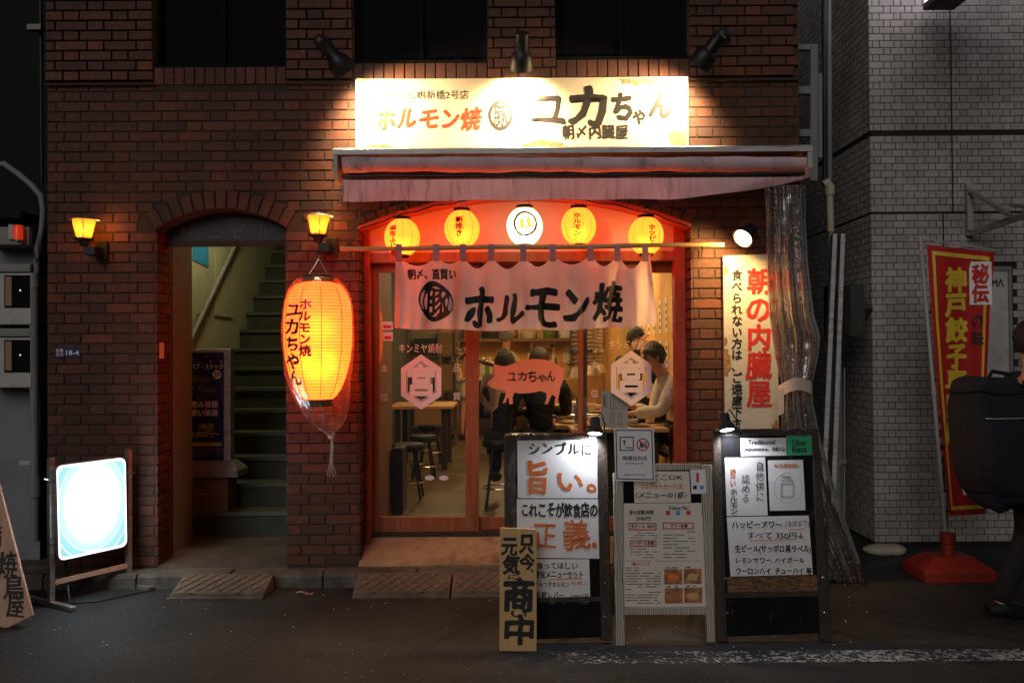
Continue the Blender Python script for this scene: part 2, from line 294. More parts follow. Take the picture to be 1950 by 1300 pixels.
# ---------------------------------------------------------------- objects
ORG = {}
def link(o): sc.collection.objects.link(o); return o
def props(o, label=None, cat=None, group=None, kind=None):
    for k, x in (('label', label), ('category', cat), ('group', group), ('kind', kind)):
        if x: o[k] = x
    return o
def thing(name, label, cat, loc, group=None):
    o = link(bpy.data.objects.new(name, None)); o.location = V(loc); o.empty_display_size = .1; ORG[o] = V(loc)
    return props(o, label, cat, group)
class MB:
    def __init__(s): s.v = []; s.f = []; s.uv = None
    def add(s, vs, fs):
        b = len(s.v); s.v += [V(x) for x in vs]; s.f += [[b + i for i in f] for f in fs]; return s
    def prism(s, poly, d):
        n = len(poly); d = V(d); a = [V(p) for p in poly]
        return s.add(a + [p + d for p in a], [list(range(n))[::-1], list(range(n, 2 * n))] + [[i, (i + 1) % n, n + (i + 1) % n, n + i] for i in range(n)])
    def box(s, x0, x1, y0, y1, z0, z1):
        return s.prism([(x0, y0, z0), (x1, y0, z0), (x1, y0, z1), (x0, y0, z1)], (0, y1 - y0, 0))
    def obox(s, c, ax, ay, az, hx, hy, hz):
        c = V(c); ax = V(ax).normalized() * hx; ay = V(ay).normalized() * hy; az = V(az).normalized() * hz
        return s.prism([c - ax - ay - az, c + ax - ay - az, c + ax - ay + az, c - ax - ay + az], ay * 2)
    def tube(s, pts, r, n=8, cap=True):
        pts = [V(p) for p in pts]; b = len(s.v); m = len(pts); ref = None
        for i, p in enumerate(pts):
            d = (pts[min(i + 1, m - 1)] - pts[max(i - 1, 0)]).normalized()
            if ref is None: ref = d.orthogonal()
            a = (ref - d * ref.dot(d)).normalized(); ref = a; c = d.cross(a)
            rr = r[i] if isinstance(r, (list, tuple)) else r
            s.v += [p + (a * math.cos(2 * math.pi * k / n) + c * math.sin(2 * math.pi * k / n)) * rr for k in range(n)]
        for i in range(m - 1):
            for k in range(n):
                s.f.append([b + i * n + k, b + i * n + (k + 1) % n, b + (i + 1) * n + (k + 1) % n, b + (i + 1) * n + k])
        if cap: s.f += [[b + k for k in range(n)][::-1], [b + (m - 1) * n + k for k in range(n)]]
        return s
    def bar(s, a, b, w, h, upv=(0, 0, 1)):
        a = V(a); b = V(b); d = (b - a); x = V(upv).cross(d).normalized(); z = d.cross(x).normalized()
        return s.prism([a - x * w / 2 - z * h / 2, a + x * w / 2 - z * h / 2, a + x * w / 2 + z * h / 2, a - x * w / 2 + z * h / 2], d)
    def lathe(s, c, prof, n=24, axis=(0, 0, 1), cap=True):
        c = V(c); az = V(axis).normalized(); ax = az.orthogonal().normalized(); ay = az.cross(ax); b = len(s.v); m = len(prof)
        for r, z in prof: s.v += [c + az * z + (ax * math.cos(2 * math.pi * k / n) + ay * math.sin(2 * math.pi * k / n)) * r for k in range(n)]
        for i in range(m - 1):
            for k in range(n): s.f.append([b + i * n + k, b + i * n + (k + 1) % n, b + (i + 1) * n + (k + 1) % n, b + (i + 1) * n + k])
        if cap: s.f += [[b + k for k in range(n)][::-1]] + ([[b + (m - 1) * n + k for k in range(n)]] if cap != 'start' else [])
        return s
    def grid(s, fn, nu, nv):
        b = len(s.v)
        s.v += [V(fn(i / nu, j / nv)) for j in range(nv + 1) for i in range(nu + 1)]
        for j in range(nv):
            for i in range(nu):
                a = b + j * (nu + 1) + i; s.f.append([a, a + 1, a + nu + 2, a + nu + 1])
        return s
    def ellip(s, c, r, n=12, m=8, lo=-1., hi=1., rot=None):
        c = V(c); b = len(s.v)
        for j in range(m + 1):
            ph = math.asin(max(-1, min(1, lo + (hi - lo) * j / m)))if False else (math.asin(lo) + (math.asin(hi) - math.asin(lo)) * j / m)
            for k in range(n):
                p = V((r[0] * math.cos(ph) * math.cos(2 * math.pi * k / n), r[1] * math.cos(ph) * math.sin(2 * math.pi * k / n), r[2] * math.sin(ph)))
                s.v.append(c + (rot @ p if rot else p))
        for j in range(m):
            for k in range(n): s.f.append([b + j * n + k, b + j * n + (k + 1) % n, b + (j + 1) * n + (k + 1) % n, b + (j + 1) * n + k])
        return s
    def build(s, name, mat, parent=None, smooth=False, loc=None, bevel=0):
        o0 = ORG[parent] if parent is not None else V(loc or (0, 0, 0))
        me = bpy.data.meshes.new(name); me.from_pydata([v - o0 for v in s.v], [], s.f); me.materials.append(M[mat] if isinstance(mat, str) else mat)
        if bevel:
            bm = bmesh.new(); bm.from_mesh(me); bmesh.ops.recalc_face_normals(bm, faces=bm.faces)
            bmesh.ops.bevel(bm, geom=bm.edges, offset=bevel, segments=1 if bevel < .006 else 2, affect='EDGES', profile=.6, clamp_overlap=True)
            bm.to_mesh(me); bm.free()
        if smooth:
            me.polygons.foreach_set('use_smooth', [True] * len(me.polygons))
            try: me.set_sharp_from_angle(angle=math.radians(50))
            except Exception: pass
        me.update(); o = link(bpy.data.objects.new(name, me)); ORG[o] = o0
        if parent is not None: o.parent = parent
        else: o.location = o0
        return o
def one(mb, name, label, cat, mat, loc=None, group=None, **k):
    if loc is None:
        n = len(mb.v); c = sum(mb.v, V()) / n; loc = V((c.x, c.y, min(v.z for v in mb.v)))
    return props(mb.build(name, mat, None, loc=loc, **k), label, cat, group)
def plate(name, pts, pl, th, mat, parent, off=0.0, bevel=0):
    d = -pl.n * th if isinstance(pl, Plane) else V((0, th, 0))
    return MB().prism([pl(u, v, off) for u, v in pts], d).build(name, mat, parent, bevel=bevel)
def rect(u0, v0, u1, v1): return [(u0, v1), (u1, v1), (u1, v0), (u0, v0)]
def copy_tree(o, dl, parent=None):
    c = o.copy(); link(c); ORG[c] = ORG[o] + V(dl)
    if parent is None: c.location = o.location + V(dl)
    else: c.parent = parent
    for ch in list(o.children): copy_tree(ch, dl, c)
    return c
def pointlight(name, loc, col, watts, r=.02, parent=None, spot=None, aim=None, blend=.5):
    l = bpy.data.lights.new(name, 'SPOT' if spot else 'POINT'); l.energy = watts; l.color = col; l.shadow_soft_size = r
    o = link(bpy.data.objects.new(name, l))
    if spot: l.spot_size = math.radians(spot); l.spot_blend = blend; o.rotation_euler = (V(aim) - V(loc)).to_track_quat('-Z', 'Y').to_euler()
    if parent is not None: o.parent = parent; o.location = V(loc) - ORG[parent]
    else: o.location = loc
    return o

# ---------------------------------------------------------------- lettering
_gc = {}
def glyph(s, bold):
    k = (s, 0)
    if k not in _gc:
        cu = bpy.data.curves.new('lettering_source', 'FONT'); cu.body = s; cu.resolution_u = 2
        ob = link(bpy.data.objects.new('lettering_source', cu)); me = bpy.data.meshes.new_from_object(ob.evaluated_get(bpy.context.evaluated_depsgraph_get()))
        _gc[k] = ([(v.co.x, v.co.y) for v in me.vertices], [list(p.vertices) for p in me.polygons])
        bpy.data.objects.remove(ob); bpy.data.curves.remove(cu); bpy.data.meshes.remove(me)
    return _gc[k]
def T(s, u0, v0, u1, v1, mp, mat, parent, vert=False, bold=.015, rough=0, off=.002, cut=0, shear=0, name='lettering', tilt=0, th=0):
    vs, fs = [], []
    if vert:
        n = len(s); ch = (v1 - v0) / n
        for i, c in enumerate(s):
            if c == ' ': continue
            g, f = glyph(c, bold); b = len(vs)
            sub = c in 'ゃゅょっャュョッ'
            for x, y in g:
                if c in 'ー': x, y = .5 + (.38 - y), .38 + (.5 - x)
                if sub: x, y = x * 1.15 - .1, y * 1.15
                vs.append((x, i + .88 - y)); 
            fs += [[b + k for k in q] for q in f]
        sx, sy, ox, oy = 1, n, 0, 0
    else:
        g, f = glyph(s, bold); xs = [p[0] for p in g]; ys = [p[1] for p in g]
        vs = [(x, -y) for x, y in g]; fs = f; ox, oy = min(xs), -max(ys); sx, sy = max(xs) - ox, max(ys) - min(ys)
    if rough:
        q = []
        for x, y in vs:
            n1 = noise.noise_vector(V((x * 1.3, y * 1.3, len(s)))); n2 = noise.noise_vector(V((x * 7, y * 7, 3)))
            q.append((x + (n1.x * .12 + n2.x * .05) * rough, y + (n1.y * .12 + n2.y * .05) * rough))
        vs = q
    P = []
    for x, y in vs:
        a = (x - ox) / sx; b_ = (y - oy) / sy
        P.append((u0 + a * (u1 - u0) + shear * (.5 - b_) * (v1 - v0), v0 + b_ * (v1 - v0) + tilt * (a - .5) * (u1 - u0)))
    bm = bmesh.new(); bv = [bm.verts.new((x, y, 0)) for x, y in P]
    for f in fs:
        try: bm.faces.new([bv[i] for i in f])
        except Exception: pass
    if cut:
        k = min(u0, u1)
        while k < max(u0, u1) + cut:
            bmesh.ops.bisect_plane(bm, geom=bm.verts[:] + bm.edges[:] + bm.faces[:], plane_co=(k, 0, 0), plane_no=(1, 0, 0)); k += cut
        k = min(v0, v1)
        while k < max(v0, v1) + cut:
            bmesh.ops.bisect_plane(bm, geom=bm.verts[:] + bm.edges[:] + bm.faces[:], plane_co=(0, k, 0), plane_no=(0, 1, 0)); k += cut
    o0 = ORG[parent]
    # heavier strokes: the same glyph laid down a few times, each a hair proud of the last
    base = [(v.co.x, v.co.y) for v in bm.verts]; bm.verts.index_update(); bf = [[v.index for v in f.verts] for f in bm.faces]; bm.free()
    if vert: em = (v1 - v0) / len(s)
    else: em = (v1 - v0) / .95 if len(s) > 1 or s in '一' else (v1 - v0) / .95
    dl = [(0, 0)]
    if bold > .012:
        n = 6 if bold < .04 else 8
        dl += [(bold * em * math.cos(math.tau * i / n), bold * em * math.sin(math.tau * i / n)) for i in range(n)]
    P, fs = [], []
    for i, (du, dv) in enumerate(dl):
        b = len(P); P += [mp(x + du, y + dv, off + i * .00012) - o0 for x, y in base]; fs += [[b + k for k in f] for f in bf]
    me = bpy.data.meshes.new(name); me.from_pydata(P, [], fs); me.materials.append(M[mat])
    o = link(bpy.data.objects.new(name, me)); o.parent = parent; ORG[o] = o0
    return o
def lines(parent, pl, u0, v0, u1, v1, n, mat='grey_ink', h=.28, off=.002, seed=1, name='print_line'):
    """rows of print too small to read, as thin flat strips"""
    rr = random.Random(seed); mb = MB(); dv = (v1 - v0) / n
    for i in range(n):
        u = u0
        while u < u1 - 4:
            wd = rr.uniform(.08, .5) * (u1 - u0); e = min(u1, u + wd)
            if rr.random() < .8: mb.add([pl(u, v0 + dv * (i + .3), off), pl(e, v0 + dv * (i + .3), off), pl(e, v0 + dv * (i + .3 + h), off), pl(u, v0 + dv * (i + .3 + h), off)], [[0, 1, 2, 3]])
            u = e + rr.uniform(2, 8)
    return mb.build(name, mat, parent)
def frame_rect(name, u0, v0, u1, v1, w, pl, th, mat, parent, off=0):
    mb = MB(); d = -pl.n * th
    for r_ in (rect(u0, v0, u1, v0 + w), rect(u0, v1 - w, u1, v1), rect(u0, v0 + w, u0 + w, v1 - w), rect(u1 - w, v0 + w, u1, v1 - w)):
        mb.prism([pl(u, v, off) for u, v in r_], d)
    return mb.build(name, mat, parent)
# ================================================================ ground
road = one(MB().add([(-60, -60, 0), (60, -60, 0), (60, 60, 0), (-60, 60, 0)], [[0, 1, 2, 3]]), 'road', None, None, 'asphalt', loc=(0, 0, 0)); road['kind'] = 'structure'
# worn white edge line: strip between two depths
lx0, lx1 = -2.2, 6
mb = MB(); a = at(975, 1238, 0); y0 = -1.50; y1 = -1.67
mb.add([(lx0, y1, .004), (lx1, y1, .004), (lx1, y0, .004), (lx0, y0, .004)], [[0, 1, 2, 3]])
o = one(mb, 'road_line', None, None, 'line', loc=(0, 0, .004)); o['kind'] = 'structure'
KY0, KY1 = -.22, -.07
kerb = MB().box(-8, 2.1, KY1 - .02, KY1, 0, .085).build('kerb', 'kerb', None, loc=(0, 0, 0)); kerb['kind'] = 'structure'
x = -3.75
ks = 0
while x < 2.0:
    ln = .62 if x + .62 < 2.1 else 2.1 - x
    dz = R.uniform(-.006, .006); mb = MB()
    pr = [(KY0, 0), (KY0, .075 + dz), (KY0 + .02, .1 + dz), (KY1, .1 + dz), (KY1, 0)]
    mb.prism([(x + .006, p, q) for p, q in pr], (ln - .012, 0, 0)); mb.build('kerb_stone', 'kerb', kerb); x += ln
pave = MB().box(-8, -1.56, KY1, .3, 0, .08).build('pavement', 'concrete', None, loc=(0, 0, 0)); pave['kind'] = 'structure'

# ================================================================ brick building
PB = .07; YF = 0.0
XL = at(90, 600, 0).x; XR = at(1521, 300, 0).x
SX0 = at(297, 800, 0).x; SX1 = at(547, 750, 0).x
HX0 = at(682, 750, 0).x; HX1 = at(1320, 700, 0).x
def arc(x0, x1, zs, za):
    c = (x1 - x0) / 2; s_ = za - zs; r = (c * c + s_ * s_) / (2 * s_); return (x0 + c, za - r, r)
SA = arc(SX0, SX1, at(300, 436, 0).z, at(425, 397, 0).z); SZS = at(300, 436, 0).z; SZA = at(425, 397, 0).z
HZS = at(690, 430, 0).z; HZA = at(1000, 366, 0).z; HA = arc(HX0, HX1, HZS, HZA)
def archz(A, x, dr=0):
    k = (A[2] + dr) ** 2 - (x - A[0]) ** 2; return A[1] + math.sqrt(k) if k > 0 else -1
WZ = [at(420, 128, 0).z, at(800, 120, 0).z, at(1185, 113, 0).z]
WX = [(at(293, 60, 0).x, at(545, 60, 0).x), (at(672, 60, 0).x, at(928, 60, 0).x), (at(1058, 60, 0).x, at(1312, 60, 0).x)]
SOLD = .125
ZT = 5.3; ZB = .10; TH = .3
bld = thing('brick_building', 'dark red brick building with stair doorway and red arched restaurant front', 'building', (-.6, .15, 0))
core = MB()
ZM = max(SZA, HZA) + .02
C0 = .007
core.box(XL, SX0, C0, TH, 0, ZM).box(SX1, HX0, C0, TH, 0, ZM).box(HX1, XR, C0, TH, 0, ZM)
for A, x0, x1 in ((SA, SX0, SX1), (HA, HX0, HX1)):
    n = 28
    for i in range(n):
        a, b = x0 + (x1 - x0) * i / n, x0 + (x1 - x0) * (i + 1) / n
        core.prism([(a, C0, archz(A, a)), (b, C0, archz(A, b)), (b, C0, ZM), (a, C0, ZM)], (0, TH - C0, 0))
WB = min(WZ)
core.box(XL, XR, C0, TH, ZM, WB)
for (x0, x1), z in zip(WX, WZ):
    if z > WB + .001: core.box(x0, x1, C0, TH, WB, z)
xs = [XL] + [q for p in WX for q in p] + [XR]
for i in range(0, 8, 2): core.box(xs[i], xs[i + 1], C0, TH, WB, ZT)
core.box(XL, XL + .25, TH, 9, 0, ZT).box(XR - .25, XR, TH, 9, 0, ZT)
core.box(XL, XR, TH, 9, ZT - .1, ZT)
core.build('wall', 'mortar', bld)
# --- brick faces (Flemish bond): real bricks proud of the mortar
def brick_pts(O, U, Vv, Nn, u0, u1, v0, v1, dep=.02, ch=.003):
    p = lambda u, v, n: O + U * u + Vv * v + Nn * n
    back = [p(u0, v0, -dep), p(u1, v0, -dep), p(u1, v1, -dep), p(u0, v1, -dep)]
    mid = [p(u0, v0, -ch), p(u1, v0, -ch), p(u1, v1, -ch), p(u0, v1, -ch)]
    fr = [p(u0 + ch, v0 + ch, 0), p(u1 - ch, v0 + ch, 0), p(u1 - ch, v1 - ch, 0), p(u0 + ch, v1 - ch, 0)]
    return back + mid + fr, [[8, 9, 10, 11]] + [[4 + i, 4 + (i + 1) % 4, 8 + (i + 1) % 4, 8 + i] for i in range(4)] + [[i, (i + 1) % 4, 4 + (i + 1) % 4, 4 + i] for i in range(4)]
X_, Y_, Z_ = V((1, 0, 0)), V((0, 1, 0)), V((0, 0, 1))
LEDGE = at(600, 158, 0).z
full, cutb = [], []
def forbid(z0, z1, x0, x1):
    """x intervals taken by openings at this course"""
    zm = (z0 + z1) / 2; out = []
    if zm < SZS + .02: out.append((SX0 - .006, SX1 + .006))
    if zm < HZS + .02: out.append((HX0 - .006, HX1 + .006))
    for A, zs, th in ((SA, SZS, .135), (HA, HZS, .055)):
        if zm >= zs - .02 and zm < A[1] + A[2] + th:
            hw2 = (A[2] + th) ** 2 - (zm - A[1]) ** 2
            if hw2 > 0:
                h = math.sqrt(hw2); lim = (SX1 - SX0) / 2 + .13 if A is SA else (HX1 - HX0) / 2 + .05
                h = min(h, lim); out.append((A[0] - h, A[0] + h))
    for (a, b), z in zip(WX, WZ):
        if z1 > z - SOLD - .004: out.append((a - .004, b + .004))
    return out
zi = 0; z = ZB
while z < ZT - .08:
    z0, z1 = z, z + PB - .010
    off = -(.338 * .5 + .0) * (zi % 2) - .1
    x = XL + off; k = 0
    fb = forbid(z0, z1, 0, 0)
    while x < XR:
        w_ = .215 if k % 2 == 0 else .103
        a, b = max(x, XL), min(x + w_, XR)
        segs = [(a, b)]
        for f0, f1 in fb:
            ns = []
            for s0, s1 in segs:
                if f1 <= s0 or f0 >= s1: ns.append((s0, s1)); continue
                if f0 > s0: ns.append((s0, f0))
                if f1 < s1: ns.append((f1, s1))
            segs = ns
        for s0, s1 in segs:
            if s1 - s0 < .025: continue
            proud = .022 if z0 > LEDGE else 0
            yy = -proud + R.uniform(-.003, .003)
            if s1 - s0 > .214 and z0 < 3.95 and not (2.9 < z0 < 3.5 and -1.0 < s0 < 1.1) and not (2.55 < z0 < 2.97 and s0 > -1.2 and s1 < 2.05): full.append((s0, z0, yy))
            else: cutb.append((s0, s1, z0, z1, yy))
        x += w_ + .010; k += 1
    z += PB; zi += 1
full.sort(key=lambda q: (V((q[0], 0, q[1])) - V((0, 0, 1.9))).length)
me_b = None
stf = MB()
for i, (x, z, yy) in enumerate(full):
    if i < 300:
        if me_b is None:
            vs, fs = brick_pts(V(), X_, Z_, -Y_, 0, .215, 0, .06, .04); me_b = bpy.data.meshes.new('brick'); me_b.from_pydata(vs, [], fs); me_b.materials.append(M['brick'])
        o = link(bpy.data.objects.new('brick', me_b)); o.parent = bld; o.location = V((x, yy, z)) - ORG[bld]; ORG[o] = V((x, yy, z))
    else: stf.add(*brick_pts(V((0, yy, 0)), X_, Z_, -Y_, x, x + .215, z, z + .06, .04))
for s0, s1, z0, z1, yy in cutb: stf.add(*brick_pts(V((0, yy, 0)), X_, Z_, -Y_, s0, s1, z0, z1, .04))
# soldier courses under the windows
for (a, b), z in zip(WX, WZ):
    n = int((b - a) / .0705); p = (b - a) / n
    for i in range(n):
        vs, fs = brick_pts(V((0, -.004 + R.uniform(-.002, .002), 0)), X_, Z_, -Y_, a + i * p + .004, a + (i + 1) * p - .004, z - SOLD + .004, z - .002, .03); MB().add(vs, fs).build('soldier_brick', 'brick', bld)
# jamb returns (bricks on the reveals)
for xx, nn, yr in ((SX0, X_, .26), (SX1, -X_, .26), (HX0, X_, .2), (HX1, -X_, .2), (XR, X_, 2.2)):
    z = ZB; i = 0
    while z < (ZM if xx != XR else 4.2):
        if xx == XR or z + .06 < (SZS if xx in (SX0, SX1) else HZS):
            yy = .004
            ws = [.1, .2] if i % 2 else [.2, .1]; k = 0
            while yy < yr - .03:
                e = min(yr, yy + ws[k % 2]); stf.add(*brick_pts(V((xx, 0, 0)) + nn * .010, Y_, Z_, nn, yy, e - .01, z, z + .06, .02)); yy = e; k += 1
        z += PB; i += 1
stf.build('brick_course', 'brick', bld)['kind'] = 'stuff'
# voussoirs
for A, x0, x1, th, pitch in ((SA, SX0, SX1, .125, .074), (HA, HX0, HX1, .05, .075)):
    a0 = math.atan2(x0 - A[0], (SZS if A is SA else HZS) - A[1]); a1 = -a0; n = int((a1 - a0) * A[2] / pitch); 
    for i in range(n):
        t0 = a0 + (a1 - a0) * (i + .08) / n; t1 = a0 + (a1 - a0) * (i + .92) / n; r0, r1 = A[2] + .001, A[2] + th
        P = [V((A[0] + r * math.sin(t), -.006, A[1] + r * math.cos(t))) for r, t in ((r0, t0), (r0, t1), (r1, t1), (r1, t0))]
        mbv = MB().prism(P, (0, .05, 0)); mbv.build('arch_brick', 'brick', bld, bevel=.004)
# ledge strips, dark to draw the shadow line under the proud bricks; windows
for a, b in ((XL, WX[0][0]), (WX[0][1], WX[1][0] - .02), (WX[2][1], XR)):
    MB().box(a, b, -.03, .02, LEDGE - .012, LEDGE + .002).build('ledge', 'mortar', bld)
for (a, b), z in zip(WX, WZ):
    fr = MB().box(a, b, .10, .16, z, ZT - .2).build('window', 'shutter', bld)
    MB().box(a, b, .015, .10, z, z + .025).build('sill', 'matteblack', fr)
    for xx in (a, (a + b) / 2 - .015, b - .03): MB().box(xx, xx + .03, .075, .10, z + .026, ZT - .2).build('mullion', 'matteblack', fr)
# --- stair hall inside the doorway
MB().box(SX0 - .9, SX1 + .1, 0.013, 1.0, .02, ZB).build('entrance_floor', 'concrete', bld)
XW = -2.80; XRW = SX1 + .02
hall = MB()
hall.add([(XW, .70, .1), (XW, 6.5, .1), (XW, 6.5, 5.2), (XW, .70, 5.2)], [[0, 1, 2, 3]])
MB().box(XW - .1, at(366, 700, .78).x, .68, .78, .1, 4).box(SX0 - .1, at(326, 700, .34).x, .301, .679, .1, 4).build('jamb_wall', 'nib', bld)
hall.box(XW, SX1 + .5, 6.5, 6.6, .1, 5.2)
hall.build('stair_hall_wall', 'cream', bld)
MB().box(XRW, XRW + .06, .31, 6.5, .0, 5.2).build('stair_side_wall', 'stair', bld)
MB().box(XW, SX1 + .1, .31, 6.5, 5.1, 5.2).build('stair_ceiling', 'cream', bld)
jx = at(322, 700, .3).x
MB().box(jx - .02, jx + .015, .27, .302, .1, 2.6).build('door_jamb', 'redwood', bld)
stairs = MB().box(XW, XRW, 1.02, 6.5, .0, .1).build('stairs', 'stair', bld)
for k in range(1, 22):
    y = 1.0 + .25 * (k == 1) * 0 + .235 * (k - 1) + (.0 if k == 1 else .03); zt = .1 + .19 * k
    MB().box(XW + .002, XRW - .002, y, 6.5, zt - .19, zt - .03).build('riser', 'stair', stairs)
    MB().box(XW + .004, XRW - .004, y - .025, 6.49, zt - .03, zt).build('tread', 'nosing', stairs)
# fascia with the building name
fz = at(430, 468, .2).z
mb = MB(); n = 20; fx0, fx1 = at(306, 450, .2).x, SX1 + .0
for i in range(n):
    a, b = fx0 + (fx1 - fx0) * i / n, fx0 + (fx1 - fx0) * (i + 1) / n
    mb.prism([(a, .17, fz), (b, .17, fz), (b, .17, archz(SA, b) - .003), (a, .17, archz(SA, a) - .003)], (0, .05, 0))
fascia = mb.build('name_fascia', 'black', bld)
MB().box(fx0, fx1, .155, .175, fz - .01, fz + .03).build('fascia_edge', 'mortar', fascia)
FP = FR(.168)
for s, u in zip('村上ビル', (344, 396, 445, 492)): T(s, u, 427, u + 24, 453, FP, 'faint', fascia, bold=.0)
# ================================================================ shop inside
IZ = .24; XSL, XSR = -1.50, 1.52; YB = 8.6; CZ = 2.78
MB().box(HX0 - .05, HX1 + .05, .28, YB, .12, IZ).box(XSL, HX0 - .05, .45, YB, .12, IZ).box(HX1 + .05, XSR, .45, YB, .12, IZ).build('shop_floor', 'floor', bld)
MB().box(XSL, XSR, YB, YB + .1, IZ, CZ).box(XSR, XSR + .08, .31, YB, IZ, CZ).build('shop_wall', 'iwall', bld); MB().box(XSL - .08, XSL, .31, YB, IZ, CZ).build('shop_side_wall', 'iwood', bld); MB().box(XSL, -.86, YB - .9, YB - .82, IZ, CZ - .5).build('wood_screen', 'iwood', bld)
MB().box(XSL, XSR, .31, YB, CZ, CZ + .06).build('shop_ceiling', 'ceil', bld)
MB().box(at(745, 800, 1.2).x - .06, at(745, 800, 1.2).x, .36, 1.25, IZ, CZ - .02).build('wood_partition', 'iwood', bld)
# sloped concrete threshold
ap = MB(); xa, xb = HX0 + .004, HX1 - .004
ap.prism([(xa, -.05, 0), (xa, -.05, .105), (xa, .30, IZ - .005), (xa, .30, 0)], (xb - xa, 0, 0)); ap.build('threshold', 'threshold', bld)
# transom board behind the lanterns
tz = at(1000, 480, .26).z; mb = MB(); n = 28
for i in range(n):
    a, b = HX0 + .04 + (HX1 - HX0 - .08) * i / n, HX0 + .04 + (HX1 - HX0 - .08) * (i + 1) / n
    mb.prism([(a, .24, tz), (b, .24, tz), (b, .24, archz(HA, b) - .002), (a, .24, archz(HA, a) - .002)], (0, .03, 0))
mb.build('transom_board', 'transom', bld)
# red arch trim lining the opening
mb = MB(); n = 30
for i in range(n):
    a, b = HX0 + (HX1 - HX0) * i / n, HX0 + (HX1 - HX0) * (i + 1) / n
    mb.prism([(a, .01, archz(HA, a) - .025), (b, .01, archz(HA, b) - .025), (b, .01, archz(HA, b) - .001), (a, .01, archz(HA, a) - .001)], (0, .22, 0))
mb.build('arch_lining', 'redwood', bld)
MB().box(HX0 + .012, HX0 + .05, .19, .30, .2, HZS).build('side_frame', 'redwood', bld); MB().box(HX1 - .085, HX1 - .012, .19, .30, .2, HZS).build('side_frame', 'redwood', bld)
MB().box(HX0 + .012, HX1 - .012, .22, .32, tz - .075, tz - .002).build('door_header', 'wood', bld, bevel=.004)
MB().box(HX0 + .012, HX1 - .012, .27, .40, IZ - .004, IZ + .02).build('door_track', 'darkwood', bld)

# ================================================================ sliding doors
def panel_door(label, name, u0, u1, Y, su0, su1, ub=None, vtop=493, vbot=1014, rail=30, th=.035, stl='wood'):
    P = FR(Y); t = thing(name, label, 'door', P((u0 + u1) / 2, vbot))
    plate('stile', rect(u0, vtop, su0, vbot), P, th, stl, t, bevel=.003); plate('stile', rect(su1, vtop, u1, vbot), P, th, stl, t, bevel=.003)
    plate('bottom_rail', rect(su0, vbot - rail, su1, vbot), P, th, stl, t, -.001, bevel=.003); plate('top_rail', rect(su0, vtop, su1, vtop + 26), P, th, stl, t, -.001)
    g = MB().prism([P(u, v, -th * .5) for u, v in rect(su0, vtop + 26, su1, vbot - rail)], (0, .004, 0)).build('glass_pane', 'clearglass', t)
    return t, P
d1, DP = panel_door('left sliding glass door with wide wooden stiles and pink hexagon decal', 'sliding_door', 695, 912, .31, 722, 886)
h = plate('door_pull', rect(703, 768, 712, 803), DP, .012, 'chrome', d1, .004, bevel=.003)
plate('pull_recess', rect(705, 771, 710, 800), DP, .01, 'black', h, .0055)
d2, DP2 = panel_door('middle sliding glass door behind the salmon pig decal', 'sliding_door', 893, 1118, .37, 912, 1103)
d3, DP3 = panel_door('right sliding glass door with mauve hexagon decal beside the brick pier', 'sliding_door', 1101, 1308, .33, 1111, 1296)
def hexlogo(par, P, cx, cy, m):
    HX = lambda r, k=0: [(cx + r * math.sin(math.radians(60 * i)) * .985, cy - r * math.cos(math.radians(60 * i)) * 1.17) for i in range(6)]
    mb = MB(); o_, i_ = HX(45), HX(33.5); j_, k_ = HX(32), HX(30.5)
    for A_, B_ in ((o_, i_), (j_, k_)):
        for i in range(6):
            mb.prism([P(*A_[i], .003), P(*A_[(i + 1) % 6], .003), P(*B_[(i + 1) % 6], .003), P(*B_[i], .003)], (0, .001, 0))
    d = mb.build('hexagon_decal', m, par)
    T('宮', cx - 24, cy - 32, cx + 24, cy + 27, P, m, d, bold=.042, off=.005)
    return d
def glass_text(par, P, cx, x0, cy, m):
    T('キンミヤ焼酎', cx - 42, cy - 74, cx + 40, cy - 56, P, m, par, bold=.012, off=.004)
    T('本', x0, cy - 34, x0 + 14, cy - 19, P, m, par, bold=.01, off=.004); T('位', x0, cy + 20, x0 + 14, cy + 35, P, m, par, bold=.01, off=.004)
    T('品', x0 + 138, cy - 35, x0 + 152, cy - 20, P, m, par, bold=.01, off=.004); T('質', x0 + 138, cy + 19, x0 + 152, cy + 34, P, m, par, bold=.01, off=.004)
G1 = FR(.327 - .004); G3 = FR(.347 - .004); G2 = FR(.387 - .004)
hexlogo(d1, G1, 802, 727, 'decal'); glass_text(d1, G1, 802, 725, 728, 'decal')
hexlogo(d3, G3, 1202, 720, 'decal2'); glass_text(d3, G3, 1202, 1125, 721, 'decal2')
for u, v, w_, h_ in ((727, 612, 21, 16), (729, 632, 19, 17)):
    q = plate('sticker', rect(u, v, u + w_, v + h_), G1, .001, 'decal', d1, .004)
    plate('sticker_print', rect(u + 3, v + h_ * .45, u + w_ - 3, v + h_ * .8), G1, .0008, 'red_ink', q, .0052)
for u in (818, 845):
    mb = MB(); mb.prism([G1(u + 9 * math.cos(t * math.pi / 8), 909.5 + 4.8 * math.sin(t * math.pi / 8), .003) for t in range(16)], (0, .001, 0)); mb.build('oval_sticker', 'decal', d1)
